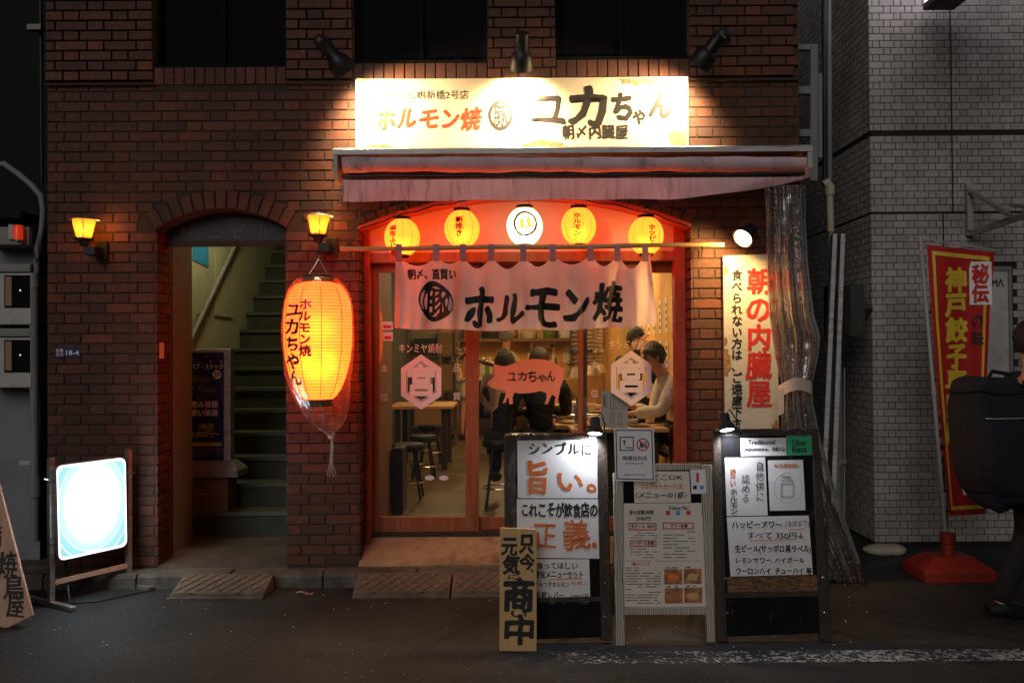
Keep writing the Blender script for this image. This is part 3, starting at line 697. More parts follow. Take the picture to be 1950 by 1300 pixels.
# pig decal on the middle door
pig = [(938, 697), (943, 693), (952, 696), (962, 697), (972, 694), (984, 689), (1000, 685), (1020, 683), (1040, 685), (1056, 690), (1066, 697), (1072, 702), (1077, 697), (1074, 706), (1073, 712), (1072, 725), (1067, 738), (1065, 750), (1061, 768), (1056, 768), (1058, 755), (1052, 751), (1048, 756), (1044, 768), (1037, 770), (1041, 757), (1040, 748), (1030, 744), (1010, 748), (990, 749), (979, 747), (976, 757), (977, 768), (970, 770), (969, 759), (966, 756), (963, 766), (957, 768), (960, 760), (963, 751), (962, 743), (950, 742), (938, 739), (931, 734), (928, 729), (932, 724), (939, 720), (942, 712), (941, 705)]
pg = plate('pig_decal', pig, G2, .0015, 'pig', d2, .004)
for s, u0, v0, u1, v1 in (('ユ', 966, 710, 983, 724), ('カ', 986, 708, 1003, 724), ('ち', 1005, 706, 1022, 726), ('ゃ', 1024, 713, 1040, 727), ('ん', 1041, 707, 1057, 725)):
    T(s, u0, v0, u1, v1, G2, 'ink', pg, bold=.02, rough=.5, off=.006)
# menu sheet inside the right door
ms = plate('menu_sheet', [(1143, 812), (1196, 818), (1197, 747), (1146, 745)], FR(.40), .001, 'paper2', None) if False else None
mp_ = MB().prism([FR(.42)(u, v) for u, v in [(1143, 813), (1195, 819), (1196, 747), (1146, 744)]], (0, .0015, 0))
ms = one(mp_, 'menu_sheet', 'creased menu sheet stuck inside the right glass door below the hexagon', 'menu', 'paper2')
for i, (u, v0, v1) in enumerate(((1152, 752, 775), (1165, 752, 780), (1180, 786, 808), (1165, 786, 806))): frame_rect('menu_box', u - 3, v0, u + 4, v1, 1, FR(.42), .0008, 'grey_ink', ms, .002)
T('飲放題', 1149, 755, 1153, 773, FR(.42), 'ink', ms, vert=True, off=.003)
for k in range(4): lines(ms, FR(.42), 1172 + k * 5, 750, 1175 + k * 5 + 2, 782, 14, h=.5, seed=k)
# ================================================================ name sign over the awning
SP = FR(-.085)
sg = thing('shop_sign', 'wide cream restaurant name board over the awning, flooded by three spotlights, with rusty patches', 'sign', SP(993, 285))
plate('board', [(677, 283), (1311, 279), (1310, 146), (677, 151)], SP, .05, 'signboard', sg, bevel=.003)
T('麻布ふじ嶋新橋2号店', 721, 172, 892, 189, SP, 'ink', sg, bold=.012, rough=.5)
T('ホルモン焼', 718, 206, 917, 246, SP, 'sign_red', sg, bold=.035, rough=.8, shear=.12)
for s, b in (('ユ', (1012, 186, 1078, 230)), ('カ', (1083, 170, 1153, 237)), ('ち', (1165, 180, 1204, 226)), ('ゃ', (1206, 210, 1228, 236)), ('ん', (1236, 180, 1279, 222))):
    T(s, *b, SP, 'ink', sg, bold=.05, rough=.9)
T('朝〆内臓屋', 1070, 238, 1196, 264, SP, 'ink', sg, bold=.03, rough=.7)
def ring(par, P, cx, cy, rx, ry, w, mat, off=.003, n=28, wob=.1):
    mb = MB()
    pt = lambda r, t: (cx + (rx + r) * math.cos(t) * (1 + wob * .3 * math.sin(2 * t + 1)), cy + (ry + r) * math.sin(t) * (1 + wob * .3 * math.cos(3 * t)))
    for i in range(n):
        a, b = 2 * math.pi * i / n, 2 * math.pi * (i + 1) / n
        wa, wb = w * (1 + wob * math.sin(a * 2)), w * (1 + wob * math.sin(b * 2))
        mb.add([P(*pt(-wa / 2, a), off), P(*pt(wa / 2, a), off), P(*pt(wb / 2, b), off), P(*pt(-wb / 2, b), off)], [[0, 1, 2, 3]])
    return mb.build('ring_mark', mat, par)
ring(sg, SP, 953, 220, 20, 25, 6, 'ink'); T('豚', 940, 202, 967, 240, SP, 'ink', sg, bold=.02, rough=.5)
def blob(cx, cy, rx, ry, lo=0, hi=2 * math.pi, n=26, seed=1, clampv=None, clampu=None):
    rr = random.Random(seed); out = []
    for i in range(n):
        t = lo + (hi - lo) * i / (n - 1 if hi - lo < 6.2 else n); k = 1 + rr.uniform(-.22, .2)
        u, v = cx + rx * k * math.cos(t), cy + ry * k * math.sin(t)
        if clampv: v = min(max(v, clampv[0]), clampv[1])
        if clampu: u = min(max(u, clampu[0]), clampu[1])
        out.append((u, v))
    return out
for i, (cx, cy, rx, ry) in enumerate(((1216, 148, 34, 15), (1297, 270, 24, 22), (1035, 278, 42, 11), (722, 281, 28, 6), (690, 157, 16, 8), (1250, 151, 22, 6))):
    q = blob(cx, cy, rx, ry, seed=i + 3, clampv=(150, 280), clampu=(680, 1308))
    plate('rust_patch', q, SP, .002, 'rust', sg, .003 + i * .0004)
# spotlights
WARM = (1, .70, .36)
def spot(u, v, tu, tv, label, back, px=None, power=24, sz=95, yh=-.30):
    c = at(u, v, yh); tgt = at(tu, tv, -.09); ax = (tgt - c).normalized()
    t = thing('spotlight', label, 'spotlight', at(u, v, 0), 'black spotlights over the name board')
    MB().lathe(c, [(.036, -.155), (.044, -.15), (.045, -.04), (.055, -.03), (.073, .0), (.078, .06), (.078, .085), (.066, .083)], 20, ax, cap='start').build('lamp_head', 'black', t, smooth=True)
    q = at(back[0], back[1], -.16)
    MB().tube([at(back[0], back[1], -.02), q, c - ax * .06], [.013, .013, .013], 8).build('arm', 'black', t, smooth=True)
    MB().lathe(at(back[0], back[1], -.025), [(.04, 0), (.045, .01), (.045, .045), (.03, .06)], 16, (0, -1, 0)).build('wall_mount', 'black', t, smooth=True)
    for k in range(3):
        a = k * 2.1; o_ = ax.orthogonal().normalized(); o_ = Matrix.Rotation(a, 3, ax) @ o_
        MB().ellip(c + ax * .03 + o_ * .066, (.006,) * 3, 6, 4).build('screw', 'chrome', t)
    MB().lathe(c + ax * .06, [(.001, 0), (.045, .012), (.001, .02)], 14, ax).build('bulb', 'bulb_warm', t)
    pointlight('spot_beam', c + ax * .10, WARM, power, .06, t, spot=sz, aim=tgt, blend=1)
    return t
spot(643, 117, 745, 250, 'black wall spotlight above the left end of the name board', (612, 82), power=200, sz=150, yh=-.34)
spot(993, 108, 990, 215, 'black wall spotlight centred above the name board', (993, 75), power=210, sz=140, yh=-.30)
spot(1345, 105, 1240, 250, 'black wall spotlight above the right end of the name board', (1376, 70), power=200, sz=150, yh=-.34)
# ================================================================ awning
AY = -.42
aw = thing('awning', 'rolled up pale mauve canvas awning in a long metal cassette above the restaurant front', 'awning', at(1090, 345, 0))
a0, a1 = at(634, 294, AY), at(1548, 288, AY)
ztop = at(634, 287, AY).z + .02
MB().prism([(a0.x, .0, ztop + .035), (a0.x, AY + .02, ztop), (a0.x, AY, ztop - .012), (a0.x, AY, ztop - .045), (a0.x, AY + .012, ztop - .045), (a0.x, AY + .03, ztop - .018), (a0.x, 0, ztop + .018)], (a1.x - a0.x, 0, 0)).build('cassette', 'alu', aw)
for u0, u1, xx in ((632, 648, a0.x), (1536, 1548, a1.x - .03)):
    pr = [(AY + .005, ztop - .04), (AY + .002, ztop - .15), (AY + .05, ztop - .21), (AY + .16, ztop - .21), (-.02, ztop - .12), (-.02, ztop + .01)]
    MB().prism([(xx, p, q) for p, q in pr], (.03, 0, 0)).build('end_bracket', 'whiteplastic', aw, bevel=.003)
ux0, ux1 = 655, 1530
def roll(s, t):     # canvas wrapped over the roller: three sides of a soft roll
    u = ux0 + (ux1 - ux0) * s; a = -.35 + t * 2.9
    c = at(u, 318, AY + .09); r = .062 + .004 * math.sin(s * 23 + 1.3) + .003 * math.sin(s * 61)
    return c + V((0, -r * math.cos(a) * 1.1 - .004 * math.sin(s * 9 + 4 * t), -r * math.sin(a) + .03))
MB().grid(roll, 90, 10).build('canvas_roll', 'awning', aw, smooth=True)
fb = MB(); p0, p1 = at(652, 337, AY - .01), at(1532, 331, AY - .01)
fb.tube([p0 + (p1 - p0) * i / 20 + V((0, 0, .002 * math.sin(i))) for i in range(21)], .014, 10).build('front_bar', 'black', aw, smooth=True)
def valance(s, t):
    u = ux0 - 3 + (ux1 - ux0 + 3) * s; vt = 343 - 6 * s
    vb = 384 - 2 * s - 3 * math.sin(s * 2.4) - max(0, (s - .70) / .30) ** 1.4 * 36 + .8 * math.sin(s * 37)
    v = vt + (vb - vt) * t
    y = AY - .012 + .012 * math.sin(s * 14 + 1) * t + .006 * math.sin(s * 47 + 3 * t) * t + .018 * t * t
    return at(u, v, y)
MB().grid(valance, 140, 8).build('valance', 'valance', aw, smooth=True)
MB().tube([at(656, 345, AY), at(652, 362, AY - .01), at(648, 385, AY - .005)], .004, 6).build('pull_rod', 'alu', aw)
mb = MB(); hk = at(647, 388, AY); mb.tube([hk + V((.012 * math.cos(t * .7), 0, .012 * math.sin(t * .7))) for t in range(9)], .003, 5).build('hook', 'alu', aw)
MB().lathe(at(1531, 312, AY + .09), [(.02, 0), (.024, .005), (.024, .03), (.01, .04)], 12, (1, 0, 0)).build('roller_hub', 'alu', aw)
# ================================================================ bamboo rod and noren
RY = -.20
rodp = [at(648 + (1378 - 648) * i / 16, 474 - 8 * i / 16 + .8 * math.sin(i * .8), RY) for i in range(17)]
rod = thing('bamboo_pole', 'long bamboo pole carrying the pink noren curtain across the doorway', 'pole', rodp[8])
MB().tube(rodp, [.0155 + .0012 * (i % 4 == 0) for i in range(17)], 12).build('pole', 'bamboo', rod, smooth=True)
for u in (668, 1337):
    MB().tube([at(u, 462, .0), at(u, 462, -.1), at(u, 482, RY - .01), at(u, 488, RY - .02)], .005, 6).build('wall_hook', 'black', rod)
def nd(u, v):
    k = max(0, min(1, (v - 480) / 145)); s = (u - 752) / 500
    y = .020 * math.sin(u * .108 + .6 + .4 * math.sin(v * .02)) * (.5 + .6 * k) + .010 * math.sin(u * .231 + v * .012) * k + .016 * math.sin(u * .041 + 2)
    y += .012 * math.sin(u * .055 - v * .03)
    if u > 1160: y += .028 * math.sin((u - 1160) * .085) * (.3 + k)
    return y
def NM(u, v, off=0): return at(u, v, RY + nd(u, v) - off)
tabs = [760, 831, 882, 936, 997, 1053, 1125, 1176, 1229]
def ntop(u):
    b = 494 - (u - 752) * .018
    if u <= tabs[0]: return b
    for i in range(8):
        if tabs[i] <= u <= tabs[i + 1]:
            s = (u - tabs[i]) / (tabs[i + 1] - tabs[i]); return b + (13, 10, 20, 22, 19, 16, 20, 26)[i] * math.sin(math.pi * s) ** 1.2
    return b
def noren(s, t):
    ur = 1238 + 13 * t; ul = 753 - 2 * t; u = ul + (ur - ul) * s; vt = ntop(u if u < 1238 else 1238)
    vb = 623 + 6 * math.sin((s + .05) * 3.3) + 1.5 * math.sin(s * 22) - 6 * max(0, s - .85) / .15
    return NM(u, vt + (vb - vt) * t)
nr = thing('noren_curtain', 'pink split curtain with black brush lettering hanging from the bamboo pole', 'curtain', at(1000, 625, RY))
MB().grid(noren, 200, 26).build('cloth', 'noren', nr, smooth=True)
for u in tabs:
    tb = MB(); uu0, uu1 = u - 6.5, u + 5.5
    tb.add([NM(uu0, 497, .004), NM(uu1, 497, .004), at(uu1, 478, RY - .022), at(uu0, 478, RY - .022), at(uu1, 467.5, RY - .018), at(uu0, 467.5, RY - .018), at(uu1, 464.5, RY), at(uu0, 464.5, RY), at(uu1, 468, RY + .02), at(uu0, 468, RY + .02), NM(uu1, 496, -.01), NM(uu0, 496, -.01)],
           [[0, 1, 2, 3], [3, 2, 4, 5], [5, 4, 6, 7], [7, 6, 8, 9], [9, 8, 10, 11]])
    tb.build('tab', 'tab', nr, smooth=True)
T('朝〆、直買い', 777, 512, 868, 532, NM, 'ink', nr, bold=.035, rough=.7, off=.003, cut=6)
ring(nr, NM, 830, 574, 26, 33, 10, 'ink', off=.004, n=40, wob=.25)
T('豚', 811, 551, 853, 601, NM, 'ink', nr, bold=.02, rough=.9, off=.005, cut=4)
for s, b in (('ホ', (884, 555, 940, 620)), ('ル', (945, 566, 999, 613)), ('モ', (1001, 556, 1065, 616)), ('ン', (1072, 556, 1122, 611)), ('焼', (1129, 543, 1187, 610))):
    T(s, *b, NM, 'ink', nr, bold=.045 if s != '焼' else .03, rough=1.3, off=.005, cut=4)
# ================================================================ small lanterns
ORANGE = (1, .45, .10)
def lantern(u, v, lab, text, col, mat, tmat='red_ink', cable=True, pw=5.5, rad=.122):
    c = at(u, v, -.055); t = thing('paper_lantern', lab, 'lantern', c - V((0, 0, rad + .02)), 'round paper lanterns under the awning')
    prof = []; n = 30
    for i in range(n * 2 + 1):
        a = -1.13 + 2.26 * i / (2 * n); k = 1.0 if i % 2 == 0 else .985
        prof.append((rad * math.cos(a) * k, rad * 1.10 * math.sin(a)))
    sh = MB().lathe(c, prof, 36, cap=False).build('paper_shade', mat, t, smooth=True)
    def on(uu, vv, off=0):
        p = at(uu, vv, c.y); dx = p.x - c.x; dz = (p.z - c.z) / 1.10; q = max(.0004, rad * rad - dx * dx - dz * dz)
        return V((p.x, c.y - math.sqrt(q) - off, p.z))
    mbs = MB()
    for a in range(0, 360, 30):
        a = math.radians(a + 9); P = []
        for i in range(15):
            b = -1.1 + 2.2 * i / 14; P.append(c + V((math.cos(a) * math.cos(b) * (rad + .001), math.sin(a) * math.cos(b) * (rad + .001), rad * 1.1 * math.sin(b))))
        mbs.tube(P, .0011, 4, False)
    mbs.build('seam_thread', 'gold_ink' if mat == 'lanternpaper' else 'paper2', sh)['kind'] = 'stuff'
    MB().lathe(c + V((0, 0, rad * .98)), [(.057, 0), (.057, .022), (.050, .024), (.050, .004)], 24, cap=False).build('top_cap', 'black', t, smooth=True)
    MB().lathe(c - V((0, 0, rad * .98 + .018)), [(.05, 0), (.05, .018)], 24, cap=True).build('bottom_cap', 'black', t, smooth=True)
    hz = c.z + rad * .98
    MB().lathe(c + V((0, 0, rad * .98 + .062)), [(.008, .026), (.028, .016), (.026, .002), (.015, .0)], 12).build('socket', 'black', t, smooth=True)
    MB().tube([c + V((-.05, 0, rad + .01)), c + V((-.02, 0, rad + .06)), c + V((.02, 0, rad + .06)), c + V((.05, 0, rad + .01))], .002, 4).build('wire_hanger', 'steel', t)
    MB().tube([c + V((0, 0, rad + .07)), c + V((0, .01, rad + .13))], .003, 5).build('cord', 'black', t)
    MB().ellip(c - V((0, 0, .02)), (.02, .02, .026), 10, 8).build('bulb', 'bulb_soft', t)
    pointlight('lantern_glow', c - V((0, 0, .035)), col, pw, .03, t)
    return t, on
labels = ['leftmost orange paper lantern, overlapping the pole and first noren tab', 'orange paper lantern between the leftmost lantern and the white one', 'glowing white paper lantern with brown ring emblem, middle of the row', 'orange paper lantern just right of the white lantern', 'rightmost orange paper lantern, hanging low over the end of the noren']
LT = [(766, 452, '麻布ふじ嶋'), (880, 436, '朝挽き'), (999, 431, ''), (1102, 431, 'ホルモン'), (1230, 449, 'ホッピー')]
for i, (u, v, s) in enumerate(LT):
    if i == 2:
        t, on = lantern(u, v, labels[i], s, (1, .85, .6), 'whitelantern', pw=9, rad=.124)
        ring(t, on, 1000, 430, 20, 22, 4, 'hairbrown', off=.003, wob=.1); T('⌒', 992, 412, 1008, 420, on, 'hairbrown', t, off=.003) if False else None
        mb = MB()
        for (du, dv, rr_) in ((-7, -4, 4.5), (-6, 5, 4.5), (6, -6, 4.5), (7, 3, 4.5), (1, 9, 3)):
            mb.add([on(1000 + du + rr_ * math.cos(k), 430 + dv + rr_ * 1.2 * math.sin(k), .003) for k in range(7)], [list(range(7))])
        mb.build('emblem_mark', 'amber_print', t)
    else:
        t, on = lantern(u, v, labels[i], s, ORANGE, 'lanternpaper', pw=2.3)
        um = {0: 752, 1: 876, 3: 1097, 4: 1237}[i]; v0 = {0: 432, 1: 416, 3: 409, 4: 431}[i]
        T(s, um - 7, v0, um + 7, v0 + 12 * len(s) - (4 if i != 1 else -2), on, 'red_ink', t, vert=True, bold=.05, rough=.4, off=.004, cut=4)
wire = MB()
P = []
for i in range(41):
    x = HX0 + .03 + (HX1 - HX0 - .06) * i / 40; P.append(V((x, -.03, min(archz(HA, x) - .03, 9) - .012 * abs(math.sin(i * .7)))))
one(wire.tube(P, .005, 6), 'lantern_cable', 'black cable strung along the red arch above the lanterns', 'cable', 'black')
# ================================================================ wall lamps
def walllamp(u, v, lab):
    c = at(u, v, -.14); t = thing('wall_lamp', lab, 'wall lamp', c - V((0, 0, .1)), 'amber wall lamps on the brick front')
    MB().lathe(c, [(.042, -.064), (.05, -.054), (.074, .048), (.072, .054)], 24, cap=False).build('lamp_shade', 'amber', t, smooth=True)
    MB().lathe(c, [(.100, .052), (.096, .058), (.055, .070), (.012, .078), (.004, .085)], 24).build('cap', 'alu', t, smooth=True)
    MB().lathe(c, [(.02, -.125), (.03, -.11), (.035, -.092), (.062, -.082), (.062, -.072), (.03, -.07)], 16).build('collar', 'black', t, smooth=True)
    for a in range(5):
        a = a * math.tau / 5 - 1.2; d = V((math.cos(a), math.sin(a), 0))
        MB().tube([c + d * .058 - V((0, 0, .075)), c + d * .078 + V((0, 0, .052))], .003, 4).build('rib', 'black', t)
    MB().box(c.x + .0, c.x + .075, -.145, -.02, c.z - .185, c.z - .125).build('arm', 'black', t, bevel=.006)
    MB().box(c.x + .03, c.x + .105, -.03, -.001, c.z - .20, c.z - .075).build('back_plate', 'black', t, bevel=.005)
    MB().ellip(c + V((0, 0, .01)), (.02, .02, .03), 10, 6).build('bulb', 'bulb_soft', t)
    pointlight('lamp_glow', c + V((0, 0, .0)), (1, .42, .08), 3.2, .03, t)
    # light passing the open gap between shade and cap
    pointlight('lamp_spill', c + V((.10, .02, .03)), (1, .40, .07), 1.1, .03, t)
    return t
walllamp(160, 434, 'small lit amber wall lamp at the left end of the brick front')
walllamp(606, 427, 'small lit amber wall lamp above the big red lantern')
# ================================================================ big red lantern
bc = at(606, 655, -.34); BL = thing('red_lantern', 'tall glowing red-orange paper lantern in a clear plastic bag on the brick pier', 'lantern', at(606, 775, -.34))
sil = [(-118, 28), (-112, 44), (-100, 54), (-80, 61.5), (-55, 64.5), (-30, 65), (0, 64.5), (30, 61), (60, 54), (85, 44), (100, 33), (104, 27)]
SCL = 5.66 / F
def srad(z):
    q = z / SCL
    for (a, ra), (b, rb) in zip(sil, sil[1:]):
        if a <= -q <= b: return (ra + (rb - ra) * (-q - a) / (b - a)) * SCL
    return .08
prof = []; nr_ = 37
for i in range(nr_ * 2 + 1):
    z = SCL * (-104 + 222 * i / (2 * nr_)); prof.append((srad(z) * (1 if i % 2 == 0 else .982), z))
MB().lathe(bc, prof, 44, cap=False).build('paper_shade', 'biglantern', BL, smooth=True)
ribs = MB()
for i in range(nr_ + 1):
    z = SCL * (-104 + 222 * i / nr_); r = srad(z) + .0008
    ribs.lathe(bc + V((0, 0, z)), [(r - .001, -.0012), (r + .0006, 0), (r - .001, .0012)], 44, cap=False)
ribs.build('bamboo_rib', 'red_ink', BL)['kind'] = 'stuff'
for a in range(0, 360, 36):
    a = math.radians(a + 18 - 90); P = [bc + V((math.cos(a) * (srad(SCL * q) + .001), math.sin(a) * (srad(SCL * q) + .001), SCL * q)) for q in range(-102, 117, 12)]
    MB().tube(P, .0022, 4, False).build('seam', 'red_ink', BL)
def bon(u, v, off=0):
    p = at(u, v, bc.y); dx = p.x - bc.x; dz = p.z - bc.z; r = srad(dz); return V((p.x, bc.y - math.sqrt(max(.0004, r * r - dx * dx)) - off, p.z))
T('ユカちゃん', 552, 576, 589, 733, bon, 'ink', BL, vert=True, bold=.04, rough=.9, off=.004, cut=5)
T('ホルモン焼', 583, 572, 608, 678, bon, 'red_ink', BL, vert=True, bold=.05, rough=.6, off=.004, cut=5)
MB().lathe(bc + V((0, 0, SCL * 117)), [(.095, 0), (.10, .012), (.10, .045), (.088, .05), (.088, .01)], 30, cap=False).build('top_cap', 'black', BL, smooth=True)
MB().lathe(bc + V((0, 0, -SCL * 118)), [(.088, 0), (.088, .045)], 30).build('bottom_cap', 'black', BL, smooth=True)
MB().ellip(bc - V((0, 0, .08)), (.035, .035, .05), 12, 8).build('bulb', 'bulb_soft', BL)
pointlight('lantern_glow', bc - V((0, 0, .12)), (1, .66, .08), 9, .10, BL)
pointlight('lantern_glow', bc + V((0, 0, .10)), (1, .66, .08), 3.5, .10, BL)
tz0 = bc.z + SCL * 117
MB().tube([at(606, 478, -.02), at(606, 486, -.20), at(607, 492, -.34)], .009, 6).build('bracket', 'black', BL)
MB().tube([at(607, 492, -.34), at(600, 505, -.34), bc + V((-.07, 0, SCL * 128))], .002, 4).build('hanger_wire', 'steel', BL)
MB().tube([at(607, 492, -.34), at(614, 505, -.34), bc + V((.07, 0, SCL * 128))], .002, 4).build('hanger_wire', 'steel', BL)
bagp = [(-126, 36), (-118, 45), (-100, 58), (-70, 66), (-30, 68), (10, 67.5), (50, 64), (90, 55), (120, 46), (145, 34), (162, 17), (172, 6), (180, 3)]
def bagf(s, t):
    k = t * (len(bagp) - 1); i = min(int(k), len(bagp) - 2); f = k - i; q = bagp[i][0] * (1 - f) + bagp[i + 1][0] * f; r = bagp[i][1] * (1 - f) + bagp[i + 1][1] * f
    a = s * math.tau; low = max(0, (q - 70) / 100)
    n_ = noise.noise(V((math.cos(a) * 3, math.sin(a) * 3, q * .02))) * 2.2 + math.sin(a * 11 + q * .03) * 3.2 * low + math.sin(a * 17 - q * .05) * 1.6 * low
    r = max(1.5, r + n_ - (0 if q < 100 else 0)); sx = 22 * max(0, (q - 60) / 110) ** 1.2
    return bc + V(((math.cos(a) * r + sx) * SCL, math.sin(a) * r * SCL, -q * SCL))
MB().grid(bagf, 88, 48).build('plastic_bag', 'bag', BL, smooth=True)
for k in range(5):
    x = 629 + k * 1.2; MB().tube([at(631, 828, -.34), at(x + 1, 850, -.35), at(x - 1, 878, -.34), at(x + 3 * (k - 2), 905 + 3 * (k % 2), -.34)], .0022, 4).build('tie_string', 'strap', BL)
# ================================================================ vertical sign by the curtain
VP = FR(-.045)
vs_ = thing('vertical_sign', 'tall worn cream board with red and black lettering beside the vinyl curtain', 'sign', VP(1430, 900))
plate('board', [(1382, 912), (1484, 908), (1480, 483), (1377, 487)], VP, .03, 'vsign', vs_)
T('食べられない方は、ご遠慮下さい', 1393, 513, 1414, 838, VP, 'ink', vs_, vert=True, bold=.03, rough=.5)
T('朝の内臓屋', 1420, 508, 1471, 776, VP, 'red_ink', vs_, vert=True, bold=.032, rough=.6)
for i, (cx, cy, rx, ry) in enumerate(((1381, 514, 6, 9), (1383, 690, 10, 24), (1480, 820, 10, 20), (1381, 650, 4, 8))):
    plate('rust_patch', blob(cx, cy, rx, ry, seed=20 + i, clampu=(1379 if cy < 800 else 0, 1482)), VP, .002, 'rust', vs_, .0025)
sp2 = thing('floodlight', 'small lit floodlight beside the vinyl curtain, shining on the vertical sign', 'spotlight', at(1430, 450, 0))
c2 = at(1416, 452, -.30); tg = at(1352, 545, 0); ax = (V((tg.x, -.12, tg.z - .1)) - c2).normalized(); ax = (V((-.62, -.42, -.62))).normalized()
MB().lathe(c2, [(.02, -.12), (.045, -.10), (.055, -.02), (.072, .0), (.076, .01), (.070, .011)], 22, ax, cap='start').build('lamp_head', 'black', sp2, smooth=True)
MB().lathe(c2, [(.001, .002), (.060, .004), (.001, .012)], 20, ax).build('lens', 'bulb_warm', sp2)
MB().tube([c2 - ax * .1, at(1440, 445, -.12), at(1440, 445, .0)], .012, 8).build('arm', 'black', sp2)
pointlight('floodlight_beam', c2 + ax * .03, (1, .60, .20), 62, .04, sp2, spot=150, aim=at(1362, 560, -.0), blend=.6)
# ================================================================ vinyl curtain
CY = -.20
edL = [(355, 1451), (420, 1455), (500, 1457), (600, 1462), (680, 1474), (738, 1488), (765, 1487), (840, 1486), (920, 1490), (1000, 1510), (1080, 1545), (1112, 1575)]
edR = [(355, 1532), (420, 1532), (500, 1536), (600, 1548), (640, 1560), (680, 1556), (728, 1545), (765, 1546), (840, 1562), (920, 1585), (1000, 1612), (1080, 1640), (1112, 1645)]
def lerp(tab, v):
    for (a, x), (b, y) in zip(tab, tab[1:]):
        if a <= v <= b: return x + (y - x) * (v - a) / (b - a)
    return tab[-1][1] if v > tab[-1][0] else tab[0][1]
def curt(s, t):
    v = 352 + (1108 - 352) * t; l, r = lerp(edL, v), lerp(edR, v); u = l + (r - l) * s; wd = (r - l) / 85
    y = CY + .045 * wd * math.sin(s * 27 + 1.8 * math.sin(t * 3.1) + 2.2 * math.sin(s * 5)) + .012 * math.sin(s * 61 + t * 4) + .02 * noise.noise(V((s * 6, t * 5, 2))) - .25 * max(0, t - .62) * s + .14 * max(0, t - .5)
    u += 2.2 * math.sin(s * 27 + 1.6 + 2.2 * math.sin(s * 5))
    return at(u, v, y)
vc = thing('vinyl_curtain', 'gathered clear vinyl curtain tied with a strap at the right end of the awning', 'curtain', at(1560, 1110, CY))
MB().grid(curt, 130, 70).build('vinyl_sheet', 'vinylcurtain', vc, smooth=True)
mbt = MB()
for k in range(8):
    s = (k + .5) / 8; pr = None
    for j in range(150):
        if j % 2: continue
        p = curt(s, j / 150) + V((0, -.003, 0)); q = curt(s, (j + 1.1) / 150) + V((0, -.003, 0)); mbt.tube([p, q], .0012, 3, False)
mbt.build('grid_thread', 'thread', vc)['kind'] = 'stuff'
MB().grid(lambda s, t: at(1481 + 64 * s, 735 - 26 * math.sin(s * 2.1) + 14 * s + 24 * t, CY - .07 + .05 * (2 * s - 1) ** 2), 14, 2).build('tie_strap', 'strap', vc)
MB().grid(lambda s, t: at(1481 + 12 * s, 744 + 48 * t - 6 * s, CY - .05 - .01 * t), 3, 4).build('strap_tail', 'strap', vc)
# ================================================================ kerb ramps
def kramp(u0, u1, lab):
    xa, xb = at(u0, 1100, -.34).x, at(u1, 1100, -.34).x; t = thing('kerb_ramp', lab, 'kerb ramp', ((xa + xb) / 2, -.36, 0), 'plastic kerb ramps')
    yf, yb = -.49, KY0 - .006; zf, zb = .022, .098; s_ = (zb - zf) / (yb - (yf + .05))
    MB().prism([(xa, yf, 0), (xa, yf, .016), (xa, yf + .05, zf + .012), (xa, yb, zb), (xa, yb, 0)], (xb - xa, 0, 0)).build('wedge', 'ramp', t, bevel=.002)
    zz = lambda y: zf + .012 + (zb - zf - .012) * (y - yf - .05) / (yb - yf - .05) + .003
    mb = MB(); n = 8; st = (xb - xa - .03) / n; ya, yc = yf + .065, yb - .008
    for i in range(n):
        for sgn in (1, -1):
            for j in (0, 1):
                p = V((xa + .015 + st * (i + (0 if sgn > 0 else 1)), (ya, (ya + yc) / 2)[j], 0)); q = V((xa + .015 + st * (i + (1 if sgn > 0 else 0)), ((ya + yc) / 2, yc)[j], 0))
                p.z = zz(p.y); q.z = zz(q.y); mb.bar(p, q, .008, .007)
    mb.build('tread_pattern', 'ramp', t)['kind'] = 'stuff'
    mb = MB()
    for k in range(4): mb.bar(V((xa + .006, yf + .012 + k * .012, .0225 + k * .0035)), V((xb - .006, yf + .012 + k * .012, .0225 + k * .0035)), .006, .006)
    mb.build('front_ridge', 'ramp', t)['kind'] = 'stuff'
    for f in (.22, .72): MB().lathe(V((xa + (xb - xa) * f, yf + .03, .032)), [(.009, 0), (.009, .004), (.004, .005)], 8).build('bolt', 'black', t)
kramp(338, 512, 'plastic kerb ramp standing alone below the stair doorway')
kramp(678, 858, 'patterned kerb ramp in front of the left sliding door')
kramp(862, 1040, 'patterned kerb ramp partly behind the pale wooden plaque')
# ================================================================ A-frame boards
def screws(par, P, pts, off):
    for u, v in pts: MB().lathe(P(u, v, off), [(.009, 0), (.009, .004), (.005, .006)], 8, P.n).build('screw', 'chrome', par)
def vinylcover(par, P, q, off=.03, seed=0, nm='vinyl_cover'):
    (a, b, c, d) = q      # tl, tr, br, bl
    def f(s, t):
        u = (a[0] * (1 - s) + b[0] * s) * (1 - t) + (d[0] * (1 - s) + c[0] * s) * t; v = (a[1] * (1 - s) + b[1] * s) * (1 - t) + (d[1] * (1 - s) + c[1] * s) * t
        e = min(s, 1 - s) * 9
        o = off + .006 * noise.noise(V((s * 7, t * 9, seed))) + .004 * math.sin(s * 40 + 3 * math.sin(t * 5)) * math.exp(-e) + .003 * noise.noise(V((s * 25, t * 20, seed)))
        if s in (0, 1) or t == 0: o -= off * .8
        return P(u, v, max(.008, o))
    return MB().grid(f, 60, 70).build(nm, 'vinyl', par, smooth=True)
def backleg(par, P, us, vtop, Yb, mat, w=.035):
    for u in us:
        p = P(u, vtop, -.04); q = V((p.x, Yb, .0)); MB().bar(q, p, w, .025, (1, 0, 0)).build('rear_leg', mat, par)
BY = -1.36
B1 = lean(BY, 11); b1 = thing('signboard', 'dark A-frame board with orange brush lettering on three papers, behind the pale wooden plaque', 'A-frame board', B1(1060, 1215), 'A-frame boards on the street')
